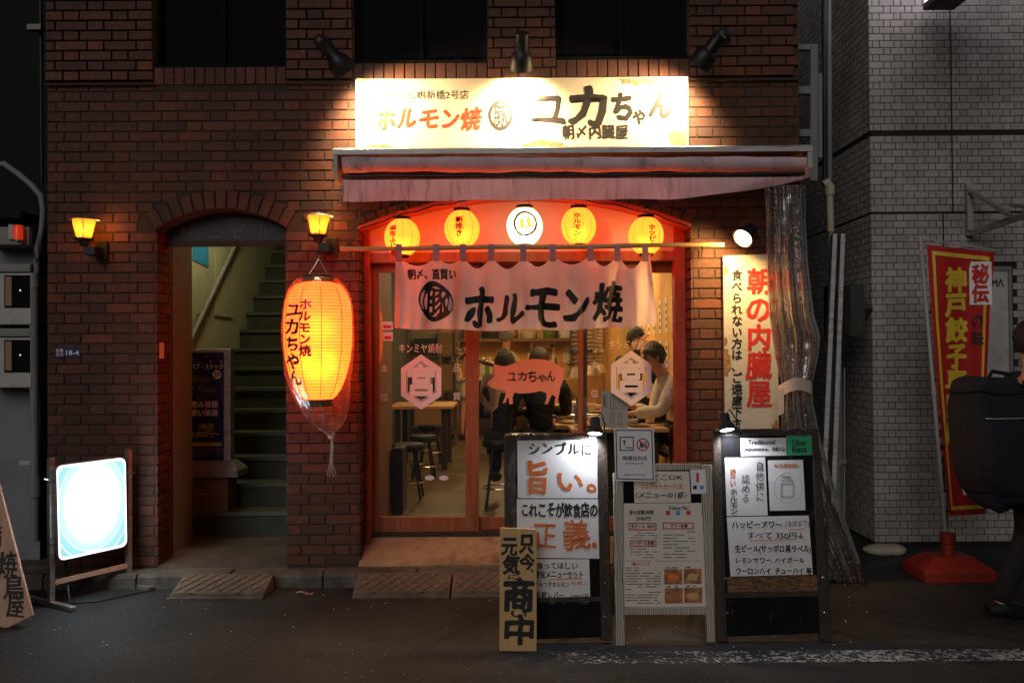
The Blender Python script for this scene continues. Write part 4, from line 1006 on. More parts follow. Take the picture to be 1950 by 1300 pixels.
plate('panel', [(966, 1218), (1163, 1212), (1152, 826), (962, 826)], B1, .02, 'matteblack', b1)
for q in ([(961, 1224), (983, 1224), (981, 824), (960, 826)], [(1145, 1220), (1166, 1220), (1156, 823), (1136, 823)]): plate('side_frame', q, B1, .035, 'darkwood', b1, .012, bevel=.003)
plate('top_frame', [(980, 838), (1137, 836), (1137, 824), (979, 826)], B1, .03, 'darkwood', b1, .010); plate('cross_rail', [(984, 1147), (1148, 1144), (1147, 1135), (984, 1138)], B1, .03, 'darkwood', b1, .010)
backleg(b1, B1, (972, 1147), 860, -.72, 'darkwood')
p1 = plate('paper', [(986, 948), (1141, 948), (1140, 836), (985, 838)], B1, .001, 'paper', b1, .004); p2 = plate('paper', [(985, 1061), (1142, 1063), (1140, 950), (984, 950)], B1, .001, 'paper', b1, .0045); p3 = plate('paper', [(990, 1145), (1124, 1145), (1122, 1064), (990, 1064)], B1, .001, 'paper', b1, .004)
T('シンプルに', 1008, 843, 1127, 864, B1, 'ink', p1, bold=.03, rough=.9, off=.006, tilt=.01)
T('旨', 1006, 880, 1042, 939, B1, 'orange_ink', p1, bold=.03, rough=.9, off=.006); T('い。', 1064, 902, 1132, 935, B1, 'orange_ink', p1, bold=.03, rough=.8, off=.006)
T('これこそが飲食店の', 994, 957, 1138, 984, B1, 'ink', p2, bold=.03, rough=.9, off=.006)
T('正', 1014, 1000, 1060, 1040, B1, 'orange_ink', p2, bold=.02, rough=.8, off=.006); T('義.', 1074, 990, 1132, 1046, B1, 'orange_ink', p2, bold=.025, rough=.8, off=.006)
T('喰ってほしい', 1022, 1070, 1100, 1083, B1, 'ink', p3, bold=.02, rough=.8, off=.006); T('最強メニューセット', 1018, 1086, 1110, 1100, B1, 'ink', p3, bold=.02, rough=.8, off=.006)
T('やみつきホルモン', 1018, 1107, 1084, 1117, B1, 'ink', p3, bold=.02, rough=.7, off=.006); T('お試し', 1088, 1106, 1120, 1113, B1, 'orange_ink', p3, rough=.7, off=.006); T('新鮮レバー', 1020, 1126, 1074, 1139, B1, 'ink', p3, bold=.02, rough=.7, off=.006)
T('1000円', 1087, 1131, 1120, 1140, B1, 'ink', p3, bold=.02, rough=.5, off=.006)
plate('underline', [(1045, 1104), (1108, 1102), (1108, 1100), (1045, 1102)], B1, .0005, 'orange_ink', p3, .006)
vinylcover(b1, B1, [(961, 824), (1156, 822), (1166, 1150), (962, 1150)], seed=1); screws(b1, B1, [(1152, 1109), (1152, 1173)], .014)
# board 2
B2 = lean(BY - .03, 9); b2 = thing('menu_board', 'whitewashed wood A-frame with drinks menu and food photos, middle of the three boards', 'A-frame board', B2(1262, 1222), 'A-frame boards on the street')
plate('panel', [(1188, 1156), (1338, 1156), (1336, 892), (1186, 894)], B2, .012, 'matteblack', b2)
plate('side_post', [(1173, 1229), (1190, 1229), (1187, 900), (1168, 900)], B2, .03, 'whitewood', b2, .012, bevel=.003); plate('side_post', [(1347, 1222), (1362, 1222), (1356, 884), (1334, 884)], B2, .03, 'whitewood', b2, .012, bevel=.003)
plate('top_rail', [(1187, 896), (1334, 894), (1334, 882), (1187, 882)], B2, .028, 'whitewood', b2, .010, bevel=.003); plate('bottom_rail', [(1190, 1170), (1346, 1170), (1346, 1154), (1190, 1156)], B2, .028, 'whitewood', b2, .010, bevel=.003)
backleg(b2, B2, (1180, 1345), 900, -.80, 'whitewood')
q1 = plate('card', [(1208, 957), (1316, 956), (1312, 897), (1207, 897)], B2, .001, 'paper2', b2, .005)
T('どこOK', 1240, 903, 1300, 913, B2, 'ink', q1, bold=.015, rough=.9, off=.007); T('クレジットカードOK', 1221, 920, 1300, 931, B2, 'orange_ink', q1, bold=.02, rough=.8, off=.007); T('〈メニューの1部〉', 1210, 936, 1308, 948, B2, 'ink', q1, bold=.02, rough=.8, off=.007)
q2 = plate('menu_sheet', [(1187, 1155), (1346, 1155), (1338, 957), (1184, 958)], B2, .001, 'paper2', b2, .0045)
for s, b, m_ in (('飲み放題2時間', (1199, 971, 1244, 979), 'ink'), ('2980円!', (1211, 983, 1240, 991), 'ink'), ('Follow Me !', (1274, 963, 1313, 970), 'ink'), ('生ビール  ¥550', (1202, 998, 1246, 1005), 'ink'), ('サワー各種', (1277, 997, 1309, 1004), 'ink'), ('ハイボール各種', (1203, 1030, 1245, 1037), 'ink'), ('【豚ホルモン】', (1203, 1070, 1235, 1076), 'red_ink')):
    T(s, *b, B2, m_, q2, bold=.02, off=.007)
for a in ((1197, 995, 1250, 1009), (1262, 994, 1321, 1007), (1199, 1028, 1250, 1040)): frame_rect('print_box', *a, 2, B2, .0005, 'red_ink', q2, .0068)
for i, u in enumerate((1272, 1291, 1311)):
    plate('icon', rect(u - 4, 972, u + 4, 980), B2, .0005, ('red_ink', 'blue', 'red_ink')[i], q2, .0068); 
lines(q2, B2, 1199, 1012, 1252, 1026, 3, seed=1, off=.0065); lines(q2, B2, 1263, 1009, 1324, 1064, 9, seed=2, off=.0065); lines(q2, B2, 1199, 1042, 1252, 1064, 4, seed=3, off=.0065)
lines(q2, B2, 1191, 1066, 1335, 1069, 1, 'red_ink', seed=5, off=.0065); lines(q2, B2, 1191, 1078, 1258, 1150, 14, 'grey_ink', h=.35, seed=4, off=.0065)
for i, (u, v) in enumerate(((1265, 1083), (1302, 1082), (1266, 1119), (1303, 1118))):
    f_ = plate('food_photo', rect(u, v, u + 34, v + 29), B2, .0008, ('food', 'food', 'food', 'food')[i], q2, .0066); lines(q2, B2, u + 4, v - 5, u + 30, v - 1, 1, 'ink', h=.5, seed=9 + i, off=.0065)
    f_.location = f_.location
    plate('dish', blob(u + 17, v + 16, 11, 7, seed=40 + i), B2, .0004, ('orange_ink', 'plaque', 'food', 'plaque')[i], f_, .0071)
q3 = plate('card', [(1317, 940), (1345, 939), (1343, 893), (1314, 894)], B2, .001, 'paper', b2, .015)
plate('card_print', rect(1326, 900, 1331, 918), B2, .0005, 'red_ink', q3, .0165); plate('card_print', rect(1320, 924, 1327, 931), B2, .0005, 'ink', q3, .0165); plate('card_print', rect(1333, 924, 1340, 931), B2, .0005, 'blue', q3, .0165)
# smoking notice
SPn = lean(BY - .065, 7); sn = thing('smoking_notice', 'white framed smoking area notice hung over the top left of the middle board', 'notice', SPn(1208, 918))
plate('card', [(1172, 915), (1248, 917), (1245, 815), (1169, 815)], SPn, .003, 'paper', sn)
plate('black_border', [(1174, 912), (1245, 914), (1242, 818), (1172, 818)], SPn, .0005, 'ink', sn, .001); plate('card_face', [(1176, 910), (1243, 912), (1240, 820), (1174, 820)], SPn, .0005, 'paper', sn, .0016)
frame_rect('icon_box', 1180, 831, 1207, 858, 2, SPn, .0005, 'ink', sn, .0022)
plate('icon_glass', [(1185, 838), (1193, 838), (1190, 842), (1190, 847), (1192, 848), (1187, 848), (1188, 847), (1188, 842)], SPn, .0005, 'ink', sn, .0024); plate('icon_cigarette', rect(1191, 851, 1203, 853), SPn, .0005, 'ink', sn, .0024)
ring(sn, SPn, 1224, 846, 11, 11, 2.4, 'red_ink', off=.0024, wob=0); plate('icon_bar', [(1216, 839), (1218, 837), (1233, 852), (1231, 854)], SPn, .0005, 'red_ink', sn, .0026)
T('20', 1225, 840, 1232, 850, SPn, 'ink', sn, off=.0025); plate('icon_figure', [(1219, 842), (1222, 840), (1224, 846), (1225, 853), (1222, 853), (1221, 848), (1219, 853), (1217, 853), (1219, 847)], SPn, .0005, 'ink', sn, .0024)
T('喫煙目的店', 1186, 868, 1232, 876, SPn, 'ink', sn, bold=.02, off=.0022); T('Smoking area', 1192, 879, 1226, 885, SPn, 'grey_ink', sn, off=.0022)
T('20歳未満の方は店内に立ち入れません', 1188, 902, 1230, 905, SPn, 'ink', sn, off=.0022)
# board 3
B3 = lean(BY, 11); b3 = thing('happy_hour_board', 'dark A-frame board in clear vinyl with happy hour prices and green delivery card, rightmost board', 'A-frame board', B3(1475, 1205), 'A-frame boards on the street')
plate('panel', [(1378, 1212), (1578, 1204), (1552, 820), (1364, 820)], B3, .02, 'matteblack', b3)
for q in ([(1366, 1222), (1386, 1222), (1372, 816), (1357, 818)], [(1562, 1218), (1584, 1216), (1558, 815), (1546, 815)]): plate('side_frame', q, B3, .035, 'darkwood', b3, .012, bevel=.003)
plate('top_frame', [(1372, 830), (1547, 828), (1546, 815), (1371, 817)], B3, .03, 'darkwood', b3, .010); plate('cross_rail', [(1378, 1138), (1568, 1134), (1567, 1124), (1378, 1128)], B3, .03, 'darkwood', b3, .010)
backleg(b3, B3, (1374, 1552), 860, -.72, 'darkwood')
plate('charcoal_print', [(1386, 1127), (1558, 1124), (1556, 1094), (1384, 1098)], B3, .001, 'charcoal', b3, .0035)
c1 = plate('paper', [(1411, 868), (1497, 867), (1497, 833), (1410, 834)], B3, .001, 'paper', b3, .0045); T('Traditional', 1424, 837, 1476, 846, B3, 'ink', c1, bold=.015, rough=.8, off=.0065); T('Japanese  BBQ', 1416, 851, 1494, 860, B3, 'ink', c1, bold=.015, rough=.8, off=.0065)
c2_ = plate('green_card', [(1498, 867), (1547, 866), (1545, 818), (1497, 819)], B3, .0015, 'green', b3, .006); T('Uber', 1509, 837, 1535, 848, B3, 'ink', c2_, bold=.02, off=.0085); T('Eats', 1509, 850, 1536, 860, B3, 'ink', c2_, bold=.03, off=.0085); T('フードデリバリー', 1508, 826, 1538, 831, B3, 'ink', c2_, off=.0085)
c3 = plate('paper', [(1384, 982), (1462, 981), (1457, 870), (1380, 871)], B3, .001, 'paper', b3, .0045)
T('自他供に', 1439, 877, 1455, 955, B3, 'ink', c3, vert=True, bold=.012, rough=.8, off=.0065); T('認める', 1411, 903, 1428, 957, B3, 'ink', c3, vert=True, bold=.012, rough=.8, off=.0065)
T('旨い', 1389, 892, 1402, 926, B3, 'orange_ink', c3, vert=True, bold=.02, rough=.8, off=.0065); T('ホルモン', 1390, 929, 1405, 980, B3, 'ink', c3, vert=True, bold=.02, rough=.8, off=.0065)
c4 = plate('paper', [(1466, 972), (1534, 971), (1529, 875), (1462, 876)], B3, .001, 'paper', b3, .0045)
T('★友達登録!', 1473, 882, 1519, 890, B3, 'orange_ink', c4, bold=.015, rough=.7, off=.0065); T('Google', 1488, 904, 1504, 910, B3, 'grey_ink', c4, off=.0065); T('クチコミをお願い', 1486, 912, 1510, 916, B3, 'grey_ink', c4, off=.0065)
frame_rect('code_frame', 1487, 920, 1511, 946, 1.3, B3, .0005, 'grey_ink', c4, .0065); ring(c4, B3, 1498, 926, 26, 28, 1.2, 'decal', off=.0062, wob=0)
c5 = plate('paper', [(1391, 1097), (1548, 1093), (1540, 981), (1384, 984)], B3, .001, 'paper', b3, .005)
T('ハッピーアワー', 1394, 992, 1489, 1005, B3, 'ink', c5, bold=.03, rough=.8, off=.007); T('(18:00まで)', 1495, 990, 1540, 1005, B3, 'ink', c5, bold=.01, rough=.6, off=.007)
T('すべて 350円↓', 1423, 1013, 1530, 1026, B3, 'ink', c5, bold=.015, rough=.7, off=.007); T('生ビール(サッポロ黒ラベル)', 1400, 1037, 1544, 1053, B3, 'ink', c5, bold=.025, rough=.8, off=.007)
T('レモンサワー, ハイボール', 1402, 1061, 1532, 1072, B3, 'ink', c5, bold=.03, rough=.8, off=.007); T('ウーロンハイ  チューハイ 等', 1402, 1080, 1546, 1093, B3, 'ink', c5, bold=.03, rough=.8, off=.007)
plate('underline', [(1429, 1030), (1512, 1027), (1512, 1025.5), (1429, 1028.5)], B3, .0005, 'orange_ink', c5, .007); plate('underline', [(1503, 1009), (1534, 1007), (1534, 1005.5), (1503, 1007.5)], B3, .0005, 'orange_ink', c5, .007)
vinylcover(b3, B3, [(1360, 816), (1556, 814), (1584, 1192), (1380, 1192)], seed=5); screws(b3, B3, [(1382, 1101), (1568, 1099), (1385, 1166), (1571, 1166)], .014)
# clip lamps
def clip(u, v, lab, P, tgt):
    c = P(u, v, .07); t = thing('clip_lamp', lab, 'clip lamp', c, 'clip-on LED lamps on the boards'); ax = (P(*tgt, 0) - c).normalized(); ax = V((.25 * ax.x, -.42, -1)).normalized()
    MB().lathe(c, [(.012, -.085), (.026, -.08), (.028, -.04), (.040, -.02), (.044, .012), (.041, .014)], 20, ax, cap='start').build('lamp_head', 'navycloth', t, smooth=True)
    MB().lathe(c, [(.001, .004), (.041, .006), (.001, .013)], 18, ax).build('lens', 'bulb_cold', t)
    b = P(u + 16, v + 6, 0); MB().tube([c - ax * .07, c - ax * .09 + V((.03, .0, .02)), b + V((.01, 0, .06)), b], .004, 6).build('gooseneck', 'black', t, smooth=True)
    MB().obox(b, (1, 0, 0), P.n, V((1, 0, 0)).cross(P.n), .015, .03, .02).build('clamp', 'black', t, bevel=.003)
    pointlight('clip_beam', c + ax * .03, (.82, .88, 1), 9, .02, t, spot=125, aim=P(*tgt, 0), blend=.5)
clip(1133, 822, 'clip-on LED lamp at the top right corner of the left dark board', B1, (1112, 880))
clip(1384, 815, 'clip-on LED lamp at the top left corner of the rightmost board', B3, (1400, 880))
# wooden plaque in front
PP = lean(-1.47, 6); pq = thing('wooden_plaque', 'narrow pale wooden plaque with black brush lettering leaning on the left board', 'plaque', PP(987, 1238))
plate('board', [(951, 1239), (1022, 1240), (1022, 1007), (952, 1004)], PP, .018, 'plaque', pq, bevel=.002)
for s, b in (('元', (955, 1026, 985, 1056)), ('気', (957, 1058, 990, 1092)), ('に', (967, 1094, 986, 1102)), ('只', (989, 1020, 1016, 1052)), ('今', (989, 1056, 1018, 1084)), ('、', (1009, 1082, 1015, 1090)), ('商', (958, 1104, 1016, 1162)), ('い', (972, 1163, 1004, 1174)), ('中', (961, 1174, 1016, 1226))):
    T(s, *b, PP, 'ink', pq, bold=.045, rough=.9)
# ================================================================ light box stand
Lp = V((-2.87, -.57, 0)); Rp = V((-2.60, -.14, 0)); dL = (Rp - Lp).normalized(); nL = V((dL.y, -dL.x, 0)); LBP = Plane(Lp + nL * .05, nL)
lb = thing('light_box_sign', 'blown-out white and teal light box on a metal stand by the brick wall', 'light box', (Lp + Rp) / 2)
def rr_(u0, v0, u1, v1, s0, s1): return None
cs = [(107, 886), (240, 869), (243, 1040), (112, 1069)]
def rounded(q, r=9, n=5):
    out = []
    for i in range(4):
        p = V((*q[i], 0)); a = (V((*q[i - 1], 0)) - p).normalized(); b = (V((*q[(i + 1) % 4], 0)) - p).normalized()
        for k in range(n + 1):
            t = k / n; out.append(tuple((p + a * r * (1 - t) ** 2 + b * r * t ** 2)[:2]))
    return out
q = rounded(cs, 13)
MB().prism([LBP(u, v, 0) for u, v in q], -nL * .10).build('casing', 'alu', lb)
def inset(q, k): cx, cy = sum(p[0] for p in q) / len(q), sum(p[1] for p in q) / len(q); return [(cx + (p[0] - cx) * k, cy + (p[1] - cy) * k) for p in q]
MB().prism([LBP(u, v, .006) for u, v in inset(q, .985)], -nL * .005).build('edge_trim', 'lightedge', lb)
fq = inset(q, .93); fo = MB().prism([LBP(u, v, .012) for u, v in fq], -nL * .005).build('lit_face', 'lightface', lb)
uvl = fo.data.uv_layers.new(name='UVMap'); O_ = ORG[fo]
for lp in fo.data.loops:
    p = fo.data.vertices[lp.vertex_index].co + O_ - LBP(107, 1069, 0); wd_ = (LBP(243, 1040, 0) - LBP(112, 1069, 0)).length; uvl.data[lp.index].uv = (p.dot(dL) / wd_ * .9 + .05, p.z / .62 * .9 + .02)
for b, lab in ((Lp - dL * .02, 0), (Rp + dL * .005, 1)):
    MB().obox(b + V((0, 0, .46)), dL, nL, Z_, .016, .016, .46).build('post', 'alu', lb); MB().obox(b + V((0, 0, .015)), nL, dL, Z_, .24, .018, .014).build('foot', 'alu', lb, bevel=.002)
MB().obox((Lp + Rp) / 2 + V((0, 0, .14)), dL, nL, Z_, (Rp - Lp).length / 2, .012, .014).build('crossbar', 'pinkwood', lb)
MB().tube([LBP(125, 1060, -.06), LBP(128, 1110, -.06), (Lp + V((.1, .0, .01))), Lp + V((.25, .05, .008)), Lp + V((.5, .3, .008)), Lp + V((.1, .5, .02))], .005, 6).build('power_cord', 'black', lb)
for u, v, s in ((96, 914, -1), (246, 902, 1)): MB().tube([LBP(u, v, -.02), LBP(u + 12 * s, v - 3, -.0)], .003, 5).build('wing_bolt', 'chrome', lb)
pointlight('light_box_glow', LBP(178, 965, .10), (.80, .95, 1), 11, .15, lb)
# ================================================================ leaning yakitori board, lower left
WP = Plane(at(30, 1185, -1.0), V((.12, -1, .22)))
wb = thing('yakitori_board', 'weathered pink-beige wooden board with brush lettering at the lower left corner', 'sign', WP(25, 1190))
plate('board', [(-150, 1150), (12, 1196), (62, 1172), (-3, 920), (-150, 905)], WP, .03, 'pinkwood', wb, bevel=.003)
for s, b in (('焼', (-6, 1052, 33, 1100)), ('鳥', (6, 1096, 44, 1140)), ('屋', (12, 1128, 46, 1174)), ('備', (-30, 1000, 3, 1040))): T(s, *b, WP, 'ink', wb, bold=.02, rough=.9)
# address plate, jamb paper
ap_ = thing('address_plate', 'small blue street number plate on the left brick wall', 'plate', at(129, 680, -.005)); AP = FR(-.008)
plate('plate', rect(105, 661, 153, 680), AP, .006, 'blueplate', ap_); T('18-4', 126, 667, 150, 676, AP, 'white_ink', ap_, bold=.02); T('新橋', 107, 664, 120, 670, AP, 'white_ink', ap_); T('四丁目', 107, 672, 120, 678, AP, 'white_ink', ap_)
jp = MB().prism([(SX0 + .0115, y, z_) for y, z_ in ((.03, 1.53), (.11, 1.53), (.11, 1.64), (.03, 1.64))], (.001, 0, 0)); one(jp, 'paper_note', 'small pink paper stuck on the brick jamb of the stair doorway', 'note', 'decal')
# ================================================================ people
def skinmesh(name, J, E, parent, mat, root=0, sub=2):
    """J: list of (pos, rx[, ry]); E: edges; one continuous surface grown round the joints"""
    me = bpy.data.meshes.new(name); o0 = ORG[parent]
    me.from_pydata([V(j[0]) - o0 for j in J], E, []); me.materials.append(M[mat]); o = link(bpy.data.objects.new(name, me)); o.parent = parent; ORG[o] = o0
    md = o.modifiers.new('Skin', 'SKIN'); md.use_smooth_shade = True; md.branch_smoothing = .6
    for i, j in enumerate(J):
        sv = me.skin_vertices[0].data[i]; sv.radius = (j[1], j[2] if len(j) > 2 else j[1]); sv.use_root = i == root
    sb = o.modifiers.new('Subdivision', 'SUBSURF'); sb.levels = sb.render_levels = sub
    return o
def person(label, loc, yaw, pose, look, h=1.70, group=None, hands=(1, 1)):
    """yaw 0 faces the camera side (-y). pose: dict of local joint positions (x right of the person's left.., y forward, z up) for a 1.70 m body"""
    t = thing('person', label, 'person', loc, group); k = h / 1.70; a = math.radians(yaw)
    def W(p): x, y, z = p[0] * k, p[1] * k, p[2] * k; return V(loc) + V((x * math.cos(a) + y * math.sin(a), -(y * math.cos(a)) + x * math.sin(a), z))
    P = dict(pelvis=(0, 0, .92), belly=(0, .01, 1.05), chest=(0, .01, 1.26), neck=(0, 0, 1.44), head=(0, .01, 1.56), crown=(0, 0, 1.64),
             sl=(.17, 0, 1.38), el=(.23, .0, 1.10), wl=(.25, .08, .86), sr=(-.17, 0, 1.38), er=(-.23, 0, 1.10), wr=(-.25, .08, .86),
             hl=(.09, 0, .88), kl=(.10, .02, .48), al=(.10, -.02, .08), tl=(.11, .13, .04), hr=(-.09, 0, .88), kr=(-.10, .02, .48), ar=(-.10, -.02, .08), tr=(-.11, .13, .04))
    P.update(pose)
    names = ['pelvis', 'belly', 'chest', 'neck', 'head', 'crown', 'sl', 'el', 'wl', 'sr', 'er', 'wr', 'hl', 'kl', 'al', 'tl', 'hr', 'kr', 'ar', 'tr']
    rad = dict(pelvis=(.125, .10), belly=(.115, .09), chest=(.135, .10), neck=(.050, .052), head=(.070, .088), crown=(.062, .075), sl=(.052,), el=(.038,), wl=(.026, .02), sr=(.052,), er=(.038,), wr=(.026, .02),
               hl=(.08,), kl=(.052,), al=(.036,), tl=(.032, .022), hr=(.08,), kr=(.052,), ar=(.036,), tr=(.032, .022))
    ix = {n: i for i, n in enumerate(names)}
    J = [(W(P[n]), *[r * k for r in rad[n]]) for n in names]
    E = [('pelvis', 'belly'), ('belly', 'chest'), ('chest', 'neck'), ('neck', 'head'), ('head', 'crown'), ('chest', 'sl'), ('sl', 'el'), ('el', 'wl'), ('chest', 'sr'), ('sr', 'er'), ('er', 'wr'), ('pelvis', 'hl'), ('hl', 'kl'), ('kl', 'al'), ('al', 'tl'), ('pelvis', 'hr'), ('hr', 'kr'), ('kr', 'ar'), ('ar', 'tr')]
    E = [(ix[a_], ix[b_]) for a_, b_ in E]
    for sd_, (wn, en) in enumerate((('wl', 'el'), ('wr', 'er'))):
        if not hands[sd_]: continue
        wv, ev = V(P[wn]), V(P[en]); d = (wv - ev).normalized(); sdv = d.cross(V((0, 0, 1)));
        sdv = sdv.normalized() if sdv.length > .2 else V((0, 1, 0)); dn = d.cross(sdv).normalized(); dn = dn if dn.z < 0 else -dn
        b = len(J); J.append((W(wv + d * .055), .033 * k, .017 * k)); E.append((ix[wn], b))
        for f, (o_, ln) in enumerate(((-.028, .062), (-.010, .075), (.010, .072), (.027, .055))):
            c = len(J); J.append((W(wv + d * .095 + sdv * o_), .0105 * k)); J.append((W(wv + d * (.095 + ln * .55) + sdv * o_ * 1.1 + dn * .012), .009 * k)); J.append((W(wv + d * (.095 + ln * .85) + sdv * o_ * 1.1 + dn * .035), .0075 * k)); E += [(b, c), (c, c + 1), (c + 1, c + 2)]
        c = len(J); J.append((W(wv + d * .05 + sdv * -.042 + dn * .008), .012 * k)); J.append((W(wv + d * .09 + sdv * -.052 + dn * .02), .010 * k)); E += [(b, c), (c, c + 1)]
    skinmesh('body', J, E, t, 'skin')
    hd = V(P['head']); fd = look.get('face', V((0, 1, 0))); fd = V(fd).normalized(); sx = V((fd.y, -fd.x, 0)).normalized(); uz = sx.cross(fd)
    if uz.z < 0: uz = -uz
    Rm = lambda p: W(hd + sx * p[0] + fd * p[1] + uz * p[2])
    MB().tube([Rm((0, .078, .035)), Rm((0, .100, .005)), Rm((0, .098, -.008)), Rm((0, .08, -.016))], [.009 * k, .013 * k, .015 * k, .008 * k], 8).build('nose', 'skin', t, smooth=True)
    for s in (-1, 1):
        MB().ellip(Rm((s * .031, .080, .028)), (.011 * k,) * 3, 8, 6).build('eye', 'ink', t); MB().ellip(Rm((s * .078, -.005, .01)), (.012 * k, .018 * k, .03 * k), 8, 6).build('ear', 'skin', t, smooth=True)
        MB().tube([Rm((s * .016, .088, .05)), Rm((s * .034, .087, .054)), Rm((s * .048, .078, .048))], .004 * k, 5).build('eyebrow', 'hair', t)
    MB().tube([Rm((-.024, .086, -.040)), Rm((0, .093, -.040)), Rm((.024, .086, -.040))], .005 * k, 5).build('mouth', 'red_ink' if 0 else 'skin', t)
    # hair: irregular cap over the skull
    hm = look.get('hair', 'hair')
    def hair(s, q):
        th = s * math.tau; ph = q * math.pi * .70; front = max(0, math.sin(th) + .25) / 1.25; lim = 1 - .47 * front
        ph *= lim; n_ = 1.055 - .09 * q * q + .10 * noise.noise(V((math.cos(th) * 5, math.sin(th) * 5, q * 7))) + .05 * noise.noise(V((math.cos(th) * 14, math.sin(th) * 14, q * 12)))
        if hm == 'beanie': n_ = 1.06; lim = 1; ph = q * math.pi * .55
        p = (.092 * math.sin(ph) * math.cos(th) * n_, .104 * math.sin(ph) * math.sin(th) * n_ - .008, .118 * math.cos(ph) * n_ + .022)
        return Rm(p)
    hm = look.get('hair', 'hair')
    MB().grid(hair, 28, 12).build('beanie' if hm == 'beanie' else 'hair', hm, t, smooth=True)
    top, sleeve, bottom = look.get('top', 'blackcloth'), look.get('sleeve', 'wrist'), look.get('bottom', 'blackcloth')
    g = .014
    nn = ['pelvis', 'belly', 'chest', 'neckb', 'sl', 'el', 'wl', 'sr', 'er', 'wr']
    Q = dict(P); Q['neckb'] = tuple(V(P['chest']).lerp(V(P['neck']), .62))
    if sleeve == 'wrist': Q['wl'] = tuple(V(P['el']).lerp(V(P['wl']), .93)); Q['wr'] = tuple(V(P['er']).lerp(V(P['wr']), .93))
    elif sleeve == 'roll': Q['wl'] = tuple(V(P['el']).lerp(V(P['wl']), .45)); Q['wr'] = tuple(V(P['er']).lerp(V(P['wr']), .45))
    Q['pelvis'] = tuple(V(P['pelvis']) - (V(P['belly']) - V(P['pelvis'])) * .35)
    rd = dict(rad, neckb=(.060, .055), el=(.042,), wl=(.036,), er=(.042,), wr=(.036,), sl=(.062,), sr=(.062,), pelvis=(.135, .11))
    ii = {n: i for i, n in enumerate(nn)}
    J = [(W(Q[n]), *[(r + g) * k for r in rd[n]]) for n in nn]
    E = [('pelvis', 'belly'), ('belly', 'chest'), ('chest', 'neckb'), ('chest', 'sl'), ('sl', 'el'), ('el', 'wl'), ('chest', 'sr'), ('sr', 'er'), ('er', 'wr')]
    skinmesh('shirt', J, [(ii[a_], ii[b_]) for a_, b_ in E], t, top)
    MB().lathe(W(Q['neckb']), [(.062 * k, -.02), (.060 * k, .03), (.052 * k, .034)], 14, (W(P['neck']) - W(P['chest'])), cap=False).build('collar', top, t, smooth=True)
    nn = ['pelvis', 'hl', 'kl', 'al', 'hr', 'kr', 'ar']; Q = dict(P)
    if look.get('shorts'): Q['al'] = tuple(V(P['hl']).lerp(V(P['kl']), .75)); Q['ar'] = tuple(V(P['hr']).lerp(V(P['kr']), .75)); Q['kl'] = tuple(V(P['hl']).lerp(V(P['kl']), .4)); Q['kr'] = tuple(V(P['hr']).lerp(V(P['kr']), .4))
    rd = dict(rad, al=(.048,), ar=(.048,), kl=(.062,), kr=(.062,))
    if look.get('shorts'): rd.update(al=(.085,), ar=(.085,), kl=(.085,), kr=(.085,))
    ii = {n: i for i, n in enumerate(nn)}
    J = [(W(Q[n]), *[(r + g * .8) * k for r in rd[n]]) for n in nn]
    skinmesh('shorts' if look.get('shorts') else 'trousers', J, [(0, 1), (1, 2), (2, 3), (0, 4), (4, 5), (5, 6)], t, bottom)
    for s, a_, t_ in ((0, 'al', 'tl'), (1, 'ar', 'tr')):
        A_, B_ = V(P[a_]), V(P[t_]); d = (B_ - A_); d.z = 0; d.normalize()
        MB().tube([W(A_ - d * .06 + V((0, 0, -.03))), W(A_ + d * .02 + V((0, 0, -.02))), W(A_ + d * .12 + V((0, 0, -.045))), W(A_ + d * .19 + V((0, 0, -.055)))], [.035 * k, .05 * k, .045 * k, .026 * k], 10).build('shoe', look.get('shoe', 'black'), t, smooth=True)
    return t, W
SEAT = dict(pelvis=(0, 0, .78), belly=(0, .03, .92), chest=(0, .08, 1.12), neck=(0, .12, 1.30), head=(0, .15, 1.42), crown=(0, .14, 1.50), sl=(.17, .08, 1.24), el=(.22, .20, 1.0), wl=(.14, .42, .98), sr=(-.17, .08, 1.24), er=(-.22, .20, 1.0), wr=(-.14, .42, .98),
            hl=(.09, .02, .76), kl=(.13, .40, .78), al=(.13, .34, .36), tl=(.13, .46, .32), hr=(-.09, .02, .76), kr=(-.13, .40, .78), ar=(-.13, .34, .36), tr=(-.13, .46, .32))
def stool(lab, u, vf, d, sh, group='round black stools in the shop', rr=.16, lift=0):
    Y = d - 6; x = at(u, 800, Y).x; c = V((x, Y, IZ)); t = thing('bar_stool', lab, 'stool', c, group)
    MB().lathe(c + V((0, 0, sh - .07)), [(rr * .9, 0), (rr, .015), (rr * 1.02, .045), (rr * .96, .065), (.01, .072)], 26).build('seat', 'black', t, smooth=True)
    for i in range(4):
        a = math.pi / 4 + i * math.pi / 2; dv = V((math.cos(a), math.sin(a), 0)); MB().tube([c + dv * rr * .55 + V((0, 0, sh - .07)), c + dv * rr * 1.15], .012, 6).build('leg', 'black', t)
    q = .3; R_ = rr * (.55 + .6 * (1 - q / sh * 1.0) * .9); R_ = rr * .98
    MB().tube([c + V((R_ * math.cos(k * math.tau / 24), R_ * math.sin(k * math.tau / 24), sh * .30)) for k in range(25)], .007, 5, False).build('foot_ring', 'steel', t)
    return t
stool('round black stool tucked under the far edge of the wooden table', 820, 878, 10.4, .46, rr=.15)
stool('round black stool in front of the wooden table, second from the glass', 806, 908, 9.1, .46, rr=.14)
stool('nearest black stool with chrome foot ring, left behind the door glass', 777, 945, 7.9, .50, rr=.15)
stool('black stool under the black-haired customer behind the pig decal', 952, 977, 7.38, .58, rr=.15)
stool('tall black stool under the white-shirted man', 1262, 977, 7.25, .66, rr=.15)
